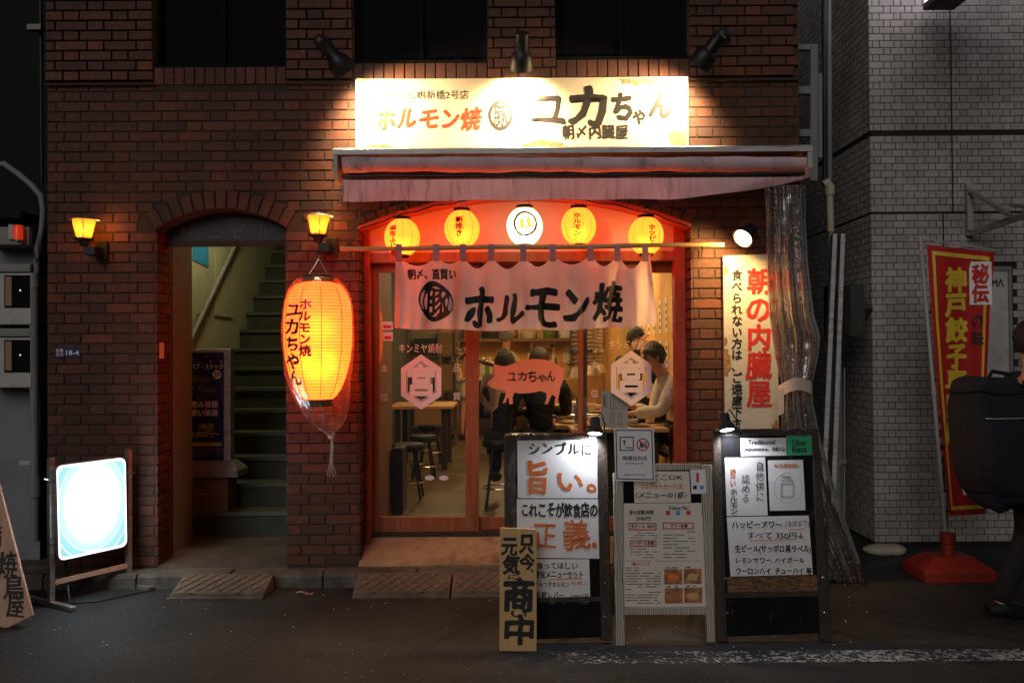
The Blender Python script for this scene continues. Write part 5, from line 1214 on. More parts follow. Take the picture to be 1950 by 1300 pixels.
# wooden table on the left
tb = thing('dining_table', 'pale wooden table with small dish behind the left door glass', 'table', (at(800, 772, 4).x, 4.2, IZ))
tx0, tx1 = at(735, 772, 3.75).x, at(862, 772, 3.75).x
MB().box(XSL + .1, tx1, 3.7, 4.6, .93, .965).build('tabletop', 'tablewood', tb, bevel=.004)
for x in (tx1 - .1, XSL + .2):
    for y in (3.8, 4.5): MB().box(x - .03, x + .03, y - .03, y + .03, IZ, .93).build('leg', 'darkwood', tb)
ds = MB().lathe(V((tx1 - .32, 4.0, .966)), [(.03, 0), (.09, .012), (.085, .014), (.03, .004)], 18); one(ds, 'dish', 'small dish on the left wooden table', 'dish', 'darkwood', smooth=True)
# long grill counter
ct = thing('grill_counter', 'wooden counter with built-in grills in the middle of the restaurant', 'counter', (.75, 3, IZ))
cx0, cx1 = .36, 1.02
MB().box(cx0, cx1, 1.35, 4.6, .90, .94).build('counter_top', 'tablewood', ct, bevel=.004)
MB().box(cx0 + .12, cx1 - .08, 1.5, 4.5, IZ, .90).build('base', 'darkwood', ct)
for i, y in enumerate((1.9, 2.9, 3.9)):
    g_ = thing('table_grill', ('square steel table grill nearest the glass', 'square steel table grill in the middle of the counter', 'square steel table grill at the far end of the counter')[i], 'grill', ((cx0 + cx1) / 2, y, .942), 'table grills on the counter')
    MB().box(cx0 + .16, cx0 + .48, y - .14, y + .14, .942, 1.0).build('body', 'steel', g_, bevel=.004)
    mb = MB(); [mb.box(cx0 + .17, cx0 + .47, y - .13 + k * .026, y - .122 + k * .026, 1.0, 1.006) for k in range(11)]; mb.build('grate', 'black', g_)['kind'] = 'stuff'
    mb = MB(); [mb.ellip(V((cx0 + .2 + .05 * k, y - .08 + .07 * (k % 3), 1.012)), (.022, .018, .009), 8, 5) for k in range(5)]; mb.build('meat', 'food', g_)['kind'] = 'stuff'
    # duct over the grill
    dx = (at(1098, 650, y).x, at(1124, 650, y).x, at(1138, 650, y).x)[i]; dd = thing('exhaust_duct', ('thick metal exhaust duct nearest the glass, left of the right door', 'metal exhaust duct hanging behind the nearest duct', 'farthest metal exhaust duct above the counter')[i], 'duct', (dx, y, 1.32), 'exhaust ducts over the grills')
    pr = [(.105, 0), (.06, .10)] + [(.058 + .004 * (q % 2), .12 + q * .02) for q in range(66)]
    MB().lathe(V((dx, y, 1.32)), pr, 18, cap=False).build('duct_pipe', 'duct', dd, smooth=False)
    MB().lathe(V((dx, y, 1.55)), [(.068, 0), (.068, .03)], 18).build('clamp_ring', 'chrome', dd)
LOW = {k: (x, y, z - (.17 if k[0] not in 'at' else .12)) for k, (x, y, z) in SEAT.items()}
rr0 = random.Random(3)
items = [('white bowl', 'ceramic', 1.55, .10), ('plate', 'ceramic', 2.3, .04)]
def dishes(kind, x, y, lab, mat, s=1.0, cat='dish', z=.942):
    c = V((x, y, z))
    if kind == 'bowl': mb = MB().lathe(c, [(.03 * s, 0), (.06 * s, .03 * s), (.068 * s, .05 * s), (.062 * s, .05 * s), (.03 * s, .012 * s)], 16)
    elif kind == 'plate': mb = MB().lathe(c, [(.05 * s, 0), (.10 * s, .012), (.105 * s, .018), (.05 * s, .006)], 18)
    elif kind == 'cup': mb = MB().lathe(c, [(.028 * s, 0), (.036 * s, .09 * s), (.033 * s, .09 * s), (.026 * s, .006)], 14)
    else: mb = MB().lathe(c, [(.03, 0), (.032, .11), (.028, .14), (.012, .17), (.011, .21), (.013, .212), (.013, .225)], 14)
    return one(mb, {'bowl': 'bowl', 'plate': 'plate', 'cup': 'cup'}.get(kind, 'bottle'), lab, cat, mat, smooth=True)
dishes('plate', .50, 1.50, 'pale plate with food at the near end of the counter', 'ceramic'); dishes('bowl', .42, 1.75, 'small white bowl beside the nearest grill', 'ceramic'); dishes('bottle', at(1100, 800, 1.45).x, 1.45, 'green and yellow sauce bottle at the near end of the counter', 'bottle', cat='bottle')
dishes('cup', .90, 1.62, 'dark cup at the near right of the counter', 'black', cat='cup'); dishes('plate', .88, 2.35, 'pale plate right of the second grill', 'ceramic'); dishes('bowl', .45, 2.45, 'white bowl left of the second grill', 'ceramic'); dishes('cup', .42, 3.3, 'glass cup between the far grills', 'ceramic', cat='cup'); dishes('bowl', .9, 3.2, 'white bowl right of the third grill', 'ceramic')
dishes('bowl', .70, 1.46, 'shallow white bowl beside the sauce bottle', 'ceramic', 1.1); dishes('plate', .45, 2.1, 'wide plate by the nearest grill corner', 'food'); dishes('cup', .78, 2.6, 'pale cup behind the plates', 'sack', cat='cup'); dishes('plate', .62, 3.45, 'plate between the two far grills', 'ceramic')
# small side counter for the white-shirted man
sc_ = thing('side_counter', 'narrow wooden side counter at the lower right of the glass', 'counter', (1.15, 1.05, IZ)); sx0, sx1 = at(1085, 806, .95).x, at(1268, 812, .95).x
MB().box(sx0, sx1, .8, 1.25, .92, .95).build('counter_top', 'tablewood', sc_, bevel=.003); MB().box(sx0 + .05, sx1 - .05, 1.0, 1.2, IZ, .92).build('base', 'darkwood', sc_)
dishes('plate', at(1218, 800, 1.0).x, 1.0, 'pale plate in front of the white-shirted man', 'ceramic', .9, z=.952); dishes('bowl', at(1205, 800, 1.0).x, 1.12, 'small bowl in front of the white-shirted man', 'ceramic', z=.952)
dishes('plate', at(1112, 800, .95).x, .95, 'dark plate at the left end of the side counter', 'black', .8, z=.952)
# --- the people
pA, _ = person('server in a brown floral shirt and cream shorts standing behind the wooden table', at(872, 832, 7.3) * 1 + V((0, 0, 0)), -150, dict(er=(-.42, .12, 1.18), wr=(-.62, .26, 1.10), el=(.20, .12, 1.12), wl=(.10, .28, 1.05)), dict(top='floral', sleeve='wrist', bottom='sack', shorts=1), 1.66) if False else (None, None)
bx = at(868, 800, 7.2).x
pA, _ = person('server in a brown floral shirt and cream shorts standing behind the wooden table', (bx, 7.2, IZ), 165, dict(el=(-.0, 0, 0)) and dict(sl=(.17, 0, 1.38), el=(.20, .10, 1.12), wl=(.08, .26, 1.04), sr=(-.17, 0, 1.38), er=(-.40, .05, 1.22), wr=(-.62, .12, 1.14)), dict(top='floral', bottom='sack', shorts=1), 1.68)
bx = at(964, 800, 5.6).x
pC, _ = person('cook in a grey beanie and beige top facing right at the back', (bx, 5.6, IZ), 100, dict(er=(-.20, .22, 1.14), wr=(-.10, .45, 1.30), el=(.20, .2, 1.14), wl=(.12, .46, 1.28)), dict(top='beige', hair='beanie', sleeve='roll'), 1.62)
bx = at(957, 800, 1.75).x
S1 = dict(SEAT); 
pB, _ = person('black-haired customer in black seated with back to the window behind the pig decal', (at(958, 800, 1.42).x, 1.42, IZ), 172, dict(LOW, sl=(.21, .08, 1.06), sr=(-.21, .08, 1.06), el=(.27, .2, .8), er=(-.27, .2, .8)), dict(top='blackcloth', hair='hair'), 1.64)
pB2, _ = person('grey-brown haired customer in dark clothes seated right of the black-haired one', (at(1030, 800, 1.5).x, 1.5, IZ), 182, dict(LOW, sl=(.21, .08, 1.06), sr=(-.21, .08, 1.06), el=(.27, .2, .8), er=(-.25, .2, .8)), dict(top='blackcloth', hair='hairbrown'), 1.66)
pD, _ = person('black-clothed customer resting face on hand beside the yellow wall behind the right hexagon', (at(1198, 800, 2.9).x, 2.9, IZ), 25, dict(SEAT, wr=(-.04, .26, 1.36), er=(-.18, .26, 1.08)), dict(top='blackcloth', hair='hair'), 1.70)
stool('black stool under the grey-brown haired customer', 1028, 977, 7.5, .58, rr=.15)
WM = dict(pelvis=(0, -.02, .66), belly=(0, .04, .80), chest=(0, .12, 1.00), neck=(0, .20, 1.16), head=(0, .26, 1.27), crown=(0, .25, 1.35), sl=(.17, .12, 1.10), el=(.20, .26, .84), wl=(.12, .48, .82), sr=(-.17, .12, 1.10), er=(-.22, .20, .80), wr=(-.08, .42, .86),
          hl=(.09, .02, .64), kl=(.13, .40, .66), al=(.13, .34, .20), tl=(.13, .46, .16), hr=(-.09, .02, .64), kr=(-.13, .40, .66), ar=(-.13, .34, .20), tr=(-.13, .46, .16))
pE, _ = person('black-haired man in a white shirt leaning on the counter by the right door', (at(1302, 800, 1.25).x, 1.25, IZ), -82, WM, dict(top='whiteshirt', hair='hair', face=(.1, 1, -.12)), 1.68)
for lab, o_ in (('x', pE),): pass
coat = MB().grid(lambda s, t: at(918 + 40 * s - 6 * t * (1 - 2 * s) - 8 * s * t, 712 + (74 - 40 * abs(s - .55)) * t, 1.42 + .05 * math.sin(s * 7)), 12, 10)
one(coat, 'beige_coat', 'beige coat draped beside the black-haired customer', 'coat', 'beige', smooth=True)
# ================================================================ back of the shop
bs = thing('back_shelf', 'long wooden shelf with pots across the back wall', 'shelf', (.2, YB - .3, 1.7))
MB().box(XSL + .6, XSR - .1, YB - .35, YB - .01, 1.74, 1.79).build('board', 'iwood', bs)
for x in (-.6, .3, 1.2): MB().box(x, x + .04, YB - .3, YB - .02, 1.55, 1.74).build('bracket', 'iwood', bs)
pots = [(-.35, .16, .18, 'black', 'black pot'), (-.02, .12, .14, 'steel', 'steel pot'), (.28, .13, .10, 'sack', 'pale basin'), (.62, .10, .2, 'bottle', 'green jar'), (.9, .12, .22, 'ceramic', 'white tub'), (-.72, .11, .26, 'cardboard', 'brown tub')]
for x, r_, h_, m_, nm in pots:
    one(MB().lathe(V((x, YB - .2, 1.792)), [(r_ * .9, 0), (r_, .02), (r_, h_), (r_ * .93, h_), (r_ * .85, .02)], 16), 'pot', nm + ' on the back shelf', 'pot', m_, smooth=True)
bc_ = thing('kitchen_counter', 'wooden kitchen counter in front of the back wall', 'counter', (-.3, 7.9, IZ))
MB().box(-.75, .9, 7.7, 8.3, 1.12, 1.17).build('counter_top', 'tablewood', bc_); MB().box(-.7, .85, 7.8, 8.3, IZ, 1.12).build('base', 'darkwood', bc_)
for i, (u, v, w_, h_) in enumerate(((1005, 652, 52, 40), (945, 665, 22, 40), (915, 680, 22, 36), (1072, 660, 16, 30))):
    P_ = FR(YB - .004); o = one(MB().prism([P_(a, b) for a, b in rect(u, v, u + w_, v + h_)], (0, .003, 0)), 'wall_poster', ('large food poster with brown photo on the back wall', 'pale handwritten notice right of the server', 'lower handwritten notice on the back wall', 'small pale notice right of the food poster')[i], 'poster', 'paper2')
    if i == 0: plate('photo', rect(u + 8, v + 10, u + 46, v + 33), P_, .001, 'food', o, .002); plate('photo', rect(u + 3, v + 3, u + 15, v + 8), P_, .001, 'orange_ink', o, .002); plate('photo', rect(u + 43, v + 3, u + 50, v + 9), P_, .001, 'ink', o, .002)
    lines(o, P_, u + 4, v + 4, u + w_ - 4, v + (9 if i == 0 else h_ - 3), 2 if i == 0 else 7, seed=i, off=.003)
# more clutter on the back wall: hanging ladles, bottles on the kitchen counter
for i in range(7):
    x = -.62 + i * .22; one(MB().lathe(V((x, 7.95, 1.172)), [(.035, 0), (.038, .17), (.015, .23), (.014, .30)], 10), 'bottle', ('brown', 'green', 'dark', 'pale', 'amber', 'olive', 'black')[i] + ' bottle, ' + ('first', 'second', 'third', 'fourth', 'fifth', 'sixth', 'seventh')[i] + ' from the left on the kitchen counter', 'bottle', ('cardboard', 'bottle', 'black', 'ceramic', 'orange_ink', 'bottle', 'black')[i], group='bottles on the kitchen counter', smooth=True)
for i in range(5):
    x = .95 + i * .11; t_ = one(MB().tube([V((x, YB - .06, 1.72)), V((x, YB - .06, 1.42))], .006, 5).ellip(V((x, YB - .06, 1.38)), (.035, .02, .035), 8, 6), 'ladle', ('first', 'second', 'third', 'fourth', 'fifth')[i] + ' steel ladle from the left, hanging under the back shelf', 'ladle', 'steel', group='ladles under the back shelf')
# menu strips on the right wall and stuff stacked behind the left glass
for i in range(22):
    y = 1.0 + (i % 11) * .36; z = 2.08 - (i // 11) * .42; hh = .34
    o = one(MB().prism([(XSR - .003, y, z - hh), (XSR - .003, y + .13, z - hh), (XSR - .003, y + .13, z), (XSR - .003, y, z)], (-.002, 0, 0)), 'menu_strip', ('upper' if i < 11 else 'lower') + ' row paper menu strip on the right shop wall, ' + ('nearest the door', 'second', 'third', 'fourth', 'fifth', 'sixth', 'seventh', 'eighth', 'ninth', 'tenth', 'farthest from the door')[i % 11] + ('' if i % 11 in (0, 10) else ' from the door'), 'menu strip', 'paper2', group='menu strips on the right wall')
    mb = MB()
    for k in range(4): mb.box(XSR - .0065, XSR - .0055, y + .035, y + .095, z - .05 - k * .07 - .035, z - .05 - k * .07)
    mb.build('print_mark', 'ink', o)
sh = thing('storage_shelf', 'tall storage shelf with boxes seen through the upper left door glass', 'shelf', (-1.15, 6.6, IZ))
for x in (-1.48, -.82): MB().box(x, x + .03, 6.3, 6.8, IZ, 2.4).build('upright', 'steel', sh)
for z in (.5, 1.0, 1.5, 2.0): MB().box(-1.48, -.79, 6.3, 6.8, z, z + .02).build('shelf_board', 'steel', sh)
for i, (x, z, w_, h_, m_) in enumerate(((-1.4, .52, .5, .36, 'cardboard'), (-1.42, 1.02, .28, .3, 'paper2'), (-1.1, 1.02, .26, .38, 'cardboard'), (-1.4, 1.52, .3, .25, 'black'), (-1.06, 1.52, .22, .33, 'cardboard'), (-1.35, 2.02, .45, .2, 'paper2'))):
    one(MB().box(x, x + w_, 6.34, 6.7, z, z + h_), 'storage_box', ('brown carton on the bottom shelf', 'pale carton on the second shelf', 'taller brown carton on the second shelf', 'black crate on the third shelf', 'brown carton on the third shelf', 'wide pale carton on the top shelf')[i] + ' of the storage shelf', 'box', m_, bevel=.006)
one(MB().box(at(748, 880, 1.15).x, at(768, 880, 1.15).x, 1.1, 1.4, IZ, .78), 'side_cabinet', 'dark narrow cabinet just inside the left door beside the wood partition', 'cabinet', 'black', bevel=.01)
one(MB().box(at(735, 970, .75).x, at(895, 970, .75).x, .62, .95, IZ + .002, IZ + .012), 'door_mat', 'dark red door mat inside the left sliding door', 'mat', 'mat_red')
# lamps in the shop ceiling
for i, (x, y) in enumerate(((-.9, 1.9), (.6, 1.7), (-.4, 4.2), (1.0, 3.6), (.2, 6.6), (-1.0, 6.9))):
    t = thing('ceiling_tube_lamp', ('tube lamp over the left door end of the shop', 'tube lamp over the near end of the grill counter', 'tube lamp above the wooden table', 'tube lamp by the right wall menus', 'tube lamp over the kitchen counter', 'tube lamp over the storage shelf')[i], 'ceiling lamp', (x, y, CZ - .08), 'tube lamps on the shop ceiling')
    MB().box(x - .05, x + .05, y - .5, y + .5, CZ - .05, CZ - .002).build('housing', 'whiteplastic', t, bevel=.004)
    MB().tube([V((x, y - .48, CZ - .075)), V((x, y + .48, CZ - .075))], .016, 10).build('tube', 'tube', t, smooth=True)
    l = bpy.data.lights.new('tube_light', 'AREA'); l.shape = 'RECTANGLE'; l.size = .1; l.size_y = .95; l.energy = (5, 32, 9, 36, 36, 10)[i]; l.color = (1, .62, .25); o = link(bpy.data.objects.new('tube_light', l)); o.parent = t; o.location = (0, 0, -.03)
# stair hall lamp
hl = thing('stair_lamp', 'round ceiling lamp lighting the stair hall wall behind the name fascia', 'ceiling lamp', (-2.35, 1.55, 3.3))
MB().lathe(V((-2.35, 1.55, 3.3)), [(.01, 0), (.10, .01), (.12, .05), (.1, .07)], 20).build('diffuser', 'tube', hl, smooth=True)
MB().tube([V((-2.35, 1.55, 3.37)), V((-2.35, 1.55, 5.09))], .01, 6).build('rod', 'black', hl)
pointlight('stair_glow', (-2.35, 1.55, 3.2), (1, .93, .50), 24, .1, hl)
# stair hall furniture
one(MB().prism([(XW + .003, y, z) for y, z in ((1.60, 2.385), (1.99, 2.36), (1.99, 2.75), (1.60, 2.75))], (.003, 0, 0)), 'blue_poster', 'blue poster on the cream stair wall just under the fascia', 'poster', 'blue')
hr_ = thing('handrail', 'grey handrail climbing the cream stair wall', 'handrail', (XW + .06, 1.6, 1.5))
ra, rb = V((XW + .06, 1.3, 1.62)), V((XW + .06, 4.6, 4.25)); MB().tube([ra, rb], .022, 10).build('rail', 'greyplastic', hr_, smooth=True)
for k in (.12, .5, .85): q = ra.lerp(rb, k); MB().tube([q, q + V((-.058, 0, -.03))], .009, 6).build('bracket', 'alu', hr_)
pn = thing('wall_hatch', 'cream metal hatch with small keyhole on the stair wall', 'hatch', (XW, 2.7, 1.9)); hy0, hy1 = 2.15, 2.65
MB().prism([(XW + .001, y, z) for y, z in ((hy0, 1.92), (hy1, 1.92), (hy1, 2.5), (hy0, 2.5))], (.012, 0, 0)).build('door', 'cream', pn, bevel=.003)
MB().box(XW + .013, XW + .018, hy0 + .05, hy0 + .07, 2.2, 2.32).build('latch', 'plaque', pn)
# snack bar stand sign on a plywood box
bxp = FR(1.03); zb_ = .29
pbx = thing('plywood_box', 'old plywood box under the night-blue bar sign', 'box', (at(395, 930, 1.05).x, 1.2, zb_)); b0, b1 = at(338, 930, 1.0).x, at(434, 930, 1.0).x
ztb = at(390, 908, 1.0).z
MB().box(b0, b1, 1.0, 1.22, zb_, ztb).build('shell', 'box', pbx, bevel=.004); MB().box((b0 + b1) / 2 - .03, (b0 + b1) / 2 + .03, .994, 1.001, zb_ + (ztb - zb_) * .5, zb_ + (ztb - zb_) * .5 + .012).build('handle_slot', 'alu', pbx)
MB().box((b0 + b1) / 2 - .003, (b0 + b1) / 2 + .003, .996, 1.0, zb_, ztb).build('seam', 'darkwood', pbx)
ss = thing('bar_sign', 'night-blue snack bar sign on a grey stand inside the stair doorway', 'sign', (at(400, 900, 1.05).x, 1.1, ztb))
s0, s1, s2, s3 = at(326, 900, .96).x, at(452, 900, .96).x, at(352, 880, 1.0).x, at(440, 880, 1.0).x; zs0 = ztb + .002; zs1 = zs0 + .05; zs2 = at(400, 878, 1.0).z
MB().add([(s0, .96, zs0), (s1, .96, zs0), (s1, 1.24, zs0), (s0, 1.24, zs0), (s0, .96, zs1), (s1, .96, zs1), (s1, 1.24, zs1), (s0, 1.24, zs1), (s2, 1.04, zs2), (s3, 1.04, zs2), (s3, 1.16, zs2), (s2, 1.16, zs2)], [[0, 3, 2, 1], [0, 1, 5, 4], [1, 2, 6, 5], [2, 3, 7, 6], [3, 0, 4, 7], [4, 5, 9, 8], [5, 6, 10, 9], [6, 7, 11, 10], [7, 4, 8, 11], [8, 9, 10, 11]]).build('base', 'greyplastic', ss)
sp_a = at(358, 880, 1.04); sp_b = at(431, 664, 1.04); MB().box(sp_a.x, sp_b.x + .03, 1.05, 1.15, zs2 - .002, sp_b.z).build('casing', 'alu', ss, bevel=.004)
FS = FR(1.05); plate('face', [(361, 876), (426, 876), (426, 671), (361, 671)], FS, .004, 'navy', ss, .005)
for s, b, m_, rg in (('パブ・スナック', (363, 692, 424, 703), 'white_ink', .3), ('Blue', (368, 714, 398, 728), 'grey_ink', .4), ('Rose', (378, 733, 410, 746), 'grey_ink', .4), ('飲み放題', (364, 763, 415, 776), 'white_ink', 0), ('歌い放題', (364, 779, 415, 792), 'white_ink', 0), ('1時間', (378, 806, 407, 818), 'gold_ink', 0), ('3,000円〜', (364, 820, 418, 833), 'gold_ink', 0), ('TEL 03-6809-2800', (364, 852, 423, 859), 'grey_ink', 0), ('営業時間 20:00〜ラスト', (364, 862, 422, 868), 'grey_ink', 0)):
    T(s, *b, FS, m_, ss, bold=.02, rough=rg, off=.007)
mb = MB(); mb.add([FS(413 + 8.5 * math.cos(k * math.tau / 16), 713 + 8.5 * math.sin(k * math.tau / 16), .0068) for k in range(16)], [list(range(16))]); mb.build('badge', 'white_ink', ss); T('2F', 407, 708, 419, 718, FS, 'ink', ss, bold=.02, off=.008)
plate('gold_band', rect(363, 842, 422, 849), FS, .0006, 'gold_ink', ss, .0068)
mb = MB(); rq = random.Random(5)
for k in range(16):
    u, v, r_ = rq.uniform(364, 424), rq.uniform(674, 692) if k < 11 else rq.uniform(730, 760), rq.uniform(.7, 2.4); mb.add([FS(u + (r_ if i % 2 == 0 else r_ * .35) * math.cos(i * math.tau / 8), v + (r_ if i % 2 == 0 else r_ * .35) * math.sin(i * math.tau / 8), .0068) for i in range(8)], [list(range(8))])
mb.build('star_print', 'white_ink', ss)['kind'] = 'stuff'
# ================================================================ tiled building on the right
TY = .9; TP = .0555
tcx = at(1660, 500, TY).x
tl = thing('tiled_building', 'pale grey small-tiled building across the narrow gap on the right', 'building', (4.5, 2, 0))
MB().box(tcx + .008, 9, TY + .008, 9, 0, 6).build('wall', 'tmortar', tl)
gx = at(1812, 200, TY).x; gz1 = at(1750, 250, TY).z; gz2 = at(1750, 405, TY).z; gx2 = at(1797, 480, TY).x
wx0, wx1, wz0, wz1 = at(1795, 600, TY).x, at(1924, 600, TY).x, at(1850, 930, TY).z, at(1880, 508, TY).z
tfull, tst = [], MB(); z = .03; i = 0
def tile_row(z, i, x0, x1):
    out = []
    x = -.5 - (0, .083)[i % 2]; k = 0
    while x < x1:
        w_ = .1105 if k % 2 == 0 else .0505; a, b = max(x, x0), min(x + w_, x1)
        if b - a > .005: out.append((a, b))
        x += w_ + .006; k += 1
    return out
def nextz(z):
    for g in (gz1, gz2):
        if z < g + .008 and z + TP - .005 > g - .008: return g + .008
    return z
while z < 5.0:
    z = nextz(z)
    if True:
        g_ = gx if z > gz2 - .02 else gx2
        for a, b in tile_row(z, i, tcx, g_ - .007) + tile_row(z, i, g_ + .007, 4.75):
            ok = True
            for g, lo, hi in ():
                if lo < z + .02 < hi and a < g + .012 and b > g - .012:
                    ok = False
                    if g - .012 - a > .02: tst.add(*brick_pts(V((0, TY, 0)), X_, Z_, -Y_, a, g - .012, z, z + TP - .005, .012, .001))
                    if b - g - .012 > .02: tst.add(*brick_pts(V((0, TY, 0)), X_, Z_, -Y_, g + .012, b, z, z + TP - .005, .012, .001))
            if a < wx1 and b > wx0 and z + TP > wz0 and z < wz1: ok = False
            if ok:
                if b - a > .11: tfull.append((a, z))
                else: tst.add(*brick_pts(V((0, TY - R.uniform(0, .0015), 0)), X_, Z_, -Y_, a, b, z, z + TP - .005, .012, .001))
    z += TP; i += 1
tfull.sort(key=lambda q: abs(q[0] - 3.2) + abs(q[1] - 2.3) * .5)
vs, fs = brick_pts(V(), X_, Z_, -Y_, 0, .1105, 0, TP - .005, .012, .001); me_t = bpy.data.meshes.new('tile'); me_t.from_pydata(vs, [], fs); me_t.materials.append(M['tile'])
for k, (x, z) in enumerate(tfull):
    if k < 300:
        o = link(bpy.data.objects.new('tile', me_t)); o.parent = tl; o.location = V((x, TY - R.uniform(0, .0015), z)) - ORG[tl]; ORG[o] = V((x, TY, z))
    else: tst.add(*brick_pts(V((0, TY - R.uniform(0, .0015), 0)), X_, Z_, -Y_, x, x + .1105, z, z + TP - .005, .012, .001))
z = .03; i = 0
while z < 5.0:
    z = nextz(z)
    if True:
        for a, b in tile_row(z, i + 1, TY + .01, 7.2): tst.add(*brick_pts(V((tcx, 0, 0)), Y_, Z_, -X_, a, b, z, z + TP - .005, .012, .001))
    z += TP; i += 1
tst.build('tile_course', 'tile', tl)['kind'] = 'stuff'
# white panel with the letters
wp = thing('white_panel', 'white panel in a grey frame with black letters, half behind the red flag', 'sign panel', (wx0, TY, wz0)); WPn = FR(TY - .015)
MB().box(wx0 + .02, wx1 - .025, TY - .015, TY + .005, wz0 + .02, wz1 - .03).build('panel', 'whiteplastic', wp)
for a, b, c, d in ((wx0, wx1, wz1 - .03, wz1), (wx0, wx1, wz0, wz0 + .02), (wx0, wx0 + .02, wz0 + .02, wz1 - .03), (wx1 - .025, wx1, wz0 + .02, wz1 - .03)): MB().box(a, b, TY - .03, TY + .006, c, d).build('frame', 'greyplastic', wp)
T('MΛ', 1889, 532, 1911, 545, WPn, 'ink', wp, bold=.04)
# gap between the buildings
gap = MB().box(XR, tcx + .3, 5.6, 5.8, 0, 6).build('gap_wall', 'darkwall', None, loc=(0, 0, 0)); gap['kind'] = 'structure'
# projecting lit sign, top right
ls = thing('projecting_sign', 'black-framed lit sign box projecting above the tiled wall at the top right', 'sign', at(1835, 8, .5)); 
lz = at(1830, 20, .75).z; la, lb_ = at(1800, 10, .4).x, at(1862, 10, .4).x
MB().box(la, lb_, -.35, .75, lz, lz + .05).build('bottom_frame', 'black', ls, bevel=.004); MB().box(la + .01, lb_ - .01, -.34, .74, lz + .051, lz + 1.7).build('light_panel', 'signlight', ls)
MB().box(la, lb_, -.352, -.341, lz + .05, lz + 1.7).build('front_frame', 'black', ls); MB().box(la + .1, la + .14, .75, .9, lz + .5, lz + .56).build('bracket', 'black', ls)
# triangular bracket
tb_ = thing('steel_bracket', 'grey triangular awning bracket bolted to the tiled wall', 'bracket', at(1845, 448, TY)); 
MB().bar(at(1845, 350, TY - .03), at(1847, 449, TY - .03), .05, .04, (0, 1, 0)).build('wall_plate', 'alu', tb_, bevel=.003)
MB().bar(at(1848, 364, TY - .06), at(1926, 412, .45), .03, .03).build('diagonal_strut', 'alu', tb_, bevel=.003); MB().bar(at(1850, 444, TY - .06), at(1975, 402, .3), .03, .05).build('arm', 'alu', tb_, bevel=.003)
for u, v in ((1843, 362), (1846, 438)): MB().lathe(at(u, v, TY - .055), [(.01, 0), (.01, .006)], 8, (0, -1, 0)).build('bolt', 'chrome', tb_)
MB().bar(at(1925, 390, .5), at(1980, 398, .3), .04, .03).build('awning_arm', 'alu', tb_, bevel=.003)
# stainless mailbox
mbx = thing('mailbox', 'stainless letter box with open black side hung in the gap', 'mailbox', at(1618, 642, .55)); m0, m1, m2 = at(1594, 600, .62).x, at(1620, 600, .62).x, at(1651, 600, .62).x; mz0, mz1 = at(1620, 640, .62).z, at(1620, 540, .62).z
MB().box(m0, m1 + .01, .62, .9, mz0, mz1 - .005).build('body', 'black', mbx, bevel=.004); MB().prism([(m1, .60, mz0), (m2, .66, mz0), (m2, .66, mz1), (m1, .60, mz1 + .01)], (0, .02, 0)).build('door', 'steel', mbx, bevel=.002); MB().box(m1 + .012, m2, .68, .9, mz0, mz1).build('side_panel', 'matteblack', mbx)
MB().box(m1, tcx + .03, .9, .94, (mz0 + mz1) / 2, (mz0 + mz1) / 2 + .03).build('bracket', 'black', mbx)
# white ladder frame beside the wall edge
lf = thing('ladder_frame', 'pale grey open sign frame fixed beside the brick wall over the awning end', 'sign frame', at(1550, 345, .1)); LP = FR(.12)
plate('upright', rect(1544, 84, 1558, 345), LP, .05, 'greyplastic', lf, bevel=.004)
for v0, v1 in ((84, 95), (164, 179), (246, 260)): plate('rung', rect(1519, v0, 1544.5, v1), LP, .045, 'greyplastic', lf, -.002, bevel=.004)
plate('rear_upright', rect(1558, 140, 1566, 300), LP, .04, 'greyplastic', lf, -.03)
# pipes
def pipe(lab, pts, r, mat, name='drain_pipe', cat='pipe'): return one(MB().tube([at(*p) for p in pts], r, 12), name, lab, cat, mat, smooth=True)
pipe('thin dark vertical pipe behind the ladder frame in the gap', [(1569, -40, .6), (1571, 350, .6)], .018, 'black')
pipe('grey vertical pipe beside the side wall of the tiled building', [(1577, -40, .7), (1580, 345, .7)], .02, 'greyplastic')
dp = thing('jointed_pipe', 'cream pipe with elbow socket below the end of the awning in the gap', 'pipe', at(1583, 1040, .5))
MB().tube([at(1567, 352, .5), at(1575, 348, .5), at(1580, 356, .5), at(1580, 372, .5)], [.03, .036, .036, .034], 12).build('elbow', 'pvc', dp, smooth=True); MB().tube([at(1580, 372, .5), at(1582, 442, .5)], .026, 12).build('upper_pipe', 'pvc', dp, smooth=True); MB().tube([at(1582, 442, .5), at(1584, 1040, .5)], .018, 10).build('lower_pipe', 'greyplastic', dp, smooth=True)
for q, lab in (([(1588, 447, .45), (1560, 1078, .0)], 'front aluminium pole leaning in the gap between the buildings'), ([(1603, 447, .5), (1580, 1078, .05)], 'rear aluminium pole leaning behind the front one in the gap')):
    t = thing('aluminium_pole', lab, 'pole', at(*q[1]), 'leaning aluminium poles'); MB().bar(at(*q[1]), at(*q[0]), .055, .035, (1, 0, 0)).build('pole', 'alu', t, bevel=.002); MB().bar(at(q[1][0] + 1, q[1][1], q[1][2] - .02), at(q[0][0] + 1, q[0][1], q[0][2] - .02), .012, .006, (1, 0, 0)).build('groove_strip', 'greyplastic', t)
one(MB().box(at(1588, 900, .8).x, at(1606, 900, .8).x, .8, .86, 0.02, at(1597, 660, .8).z), 'gap_duct', 'pale grey square duct standing behind the leaning poles', 'duct', 'greyplastic', bevel=.006)
pipe('thin white vertical cable in front of the grey duct', [(1608, 700, .6), (1608, 985, .6)], .004, 'whiteplastic', 'cable', 'cable')
pipe('bent grey drain elbow low in the gap', [(1609, 880, .6), (1600, 878, .6), (1594, 890, .6), (1596, 1045, .6)], .03, 'greyplastic')
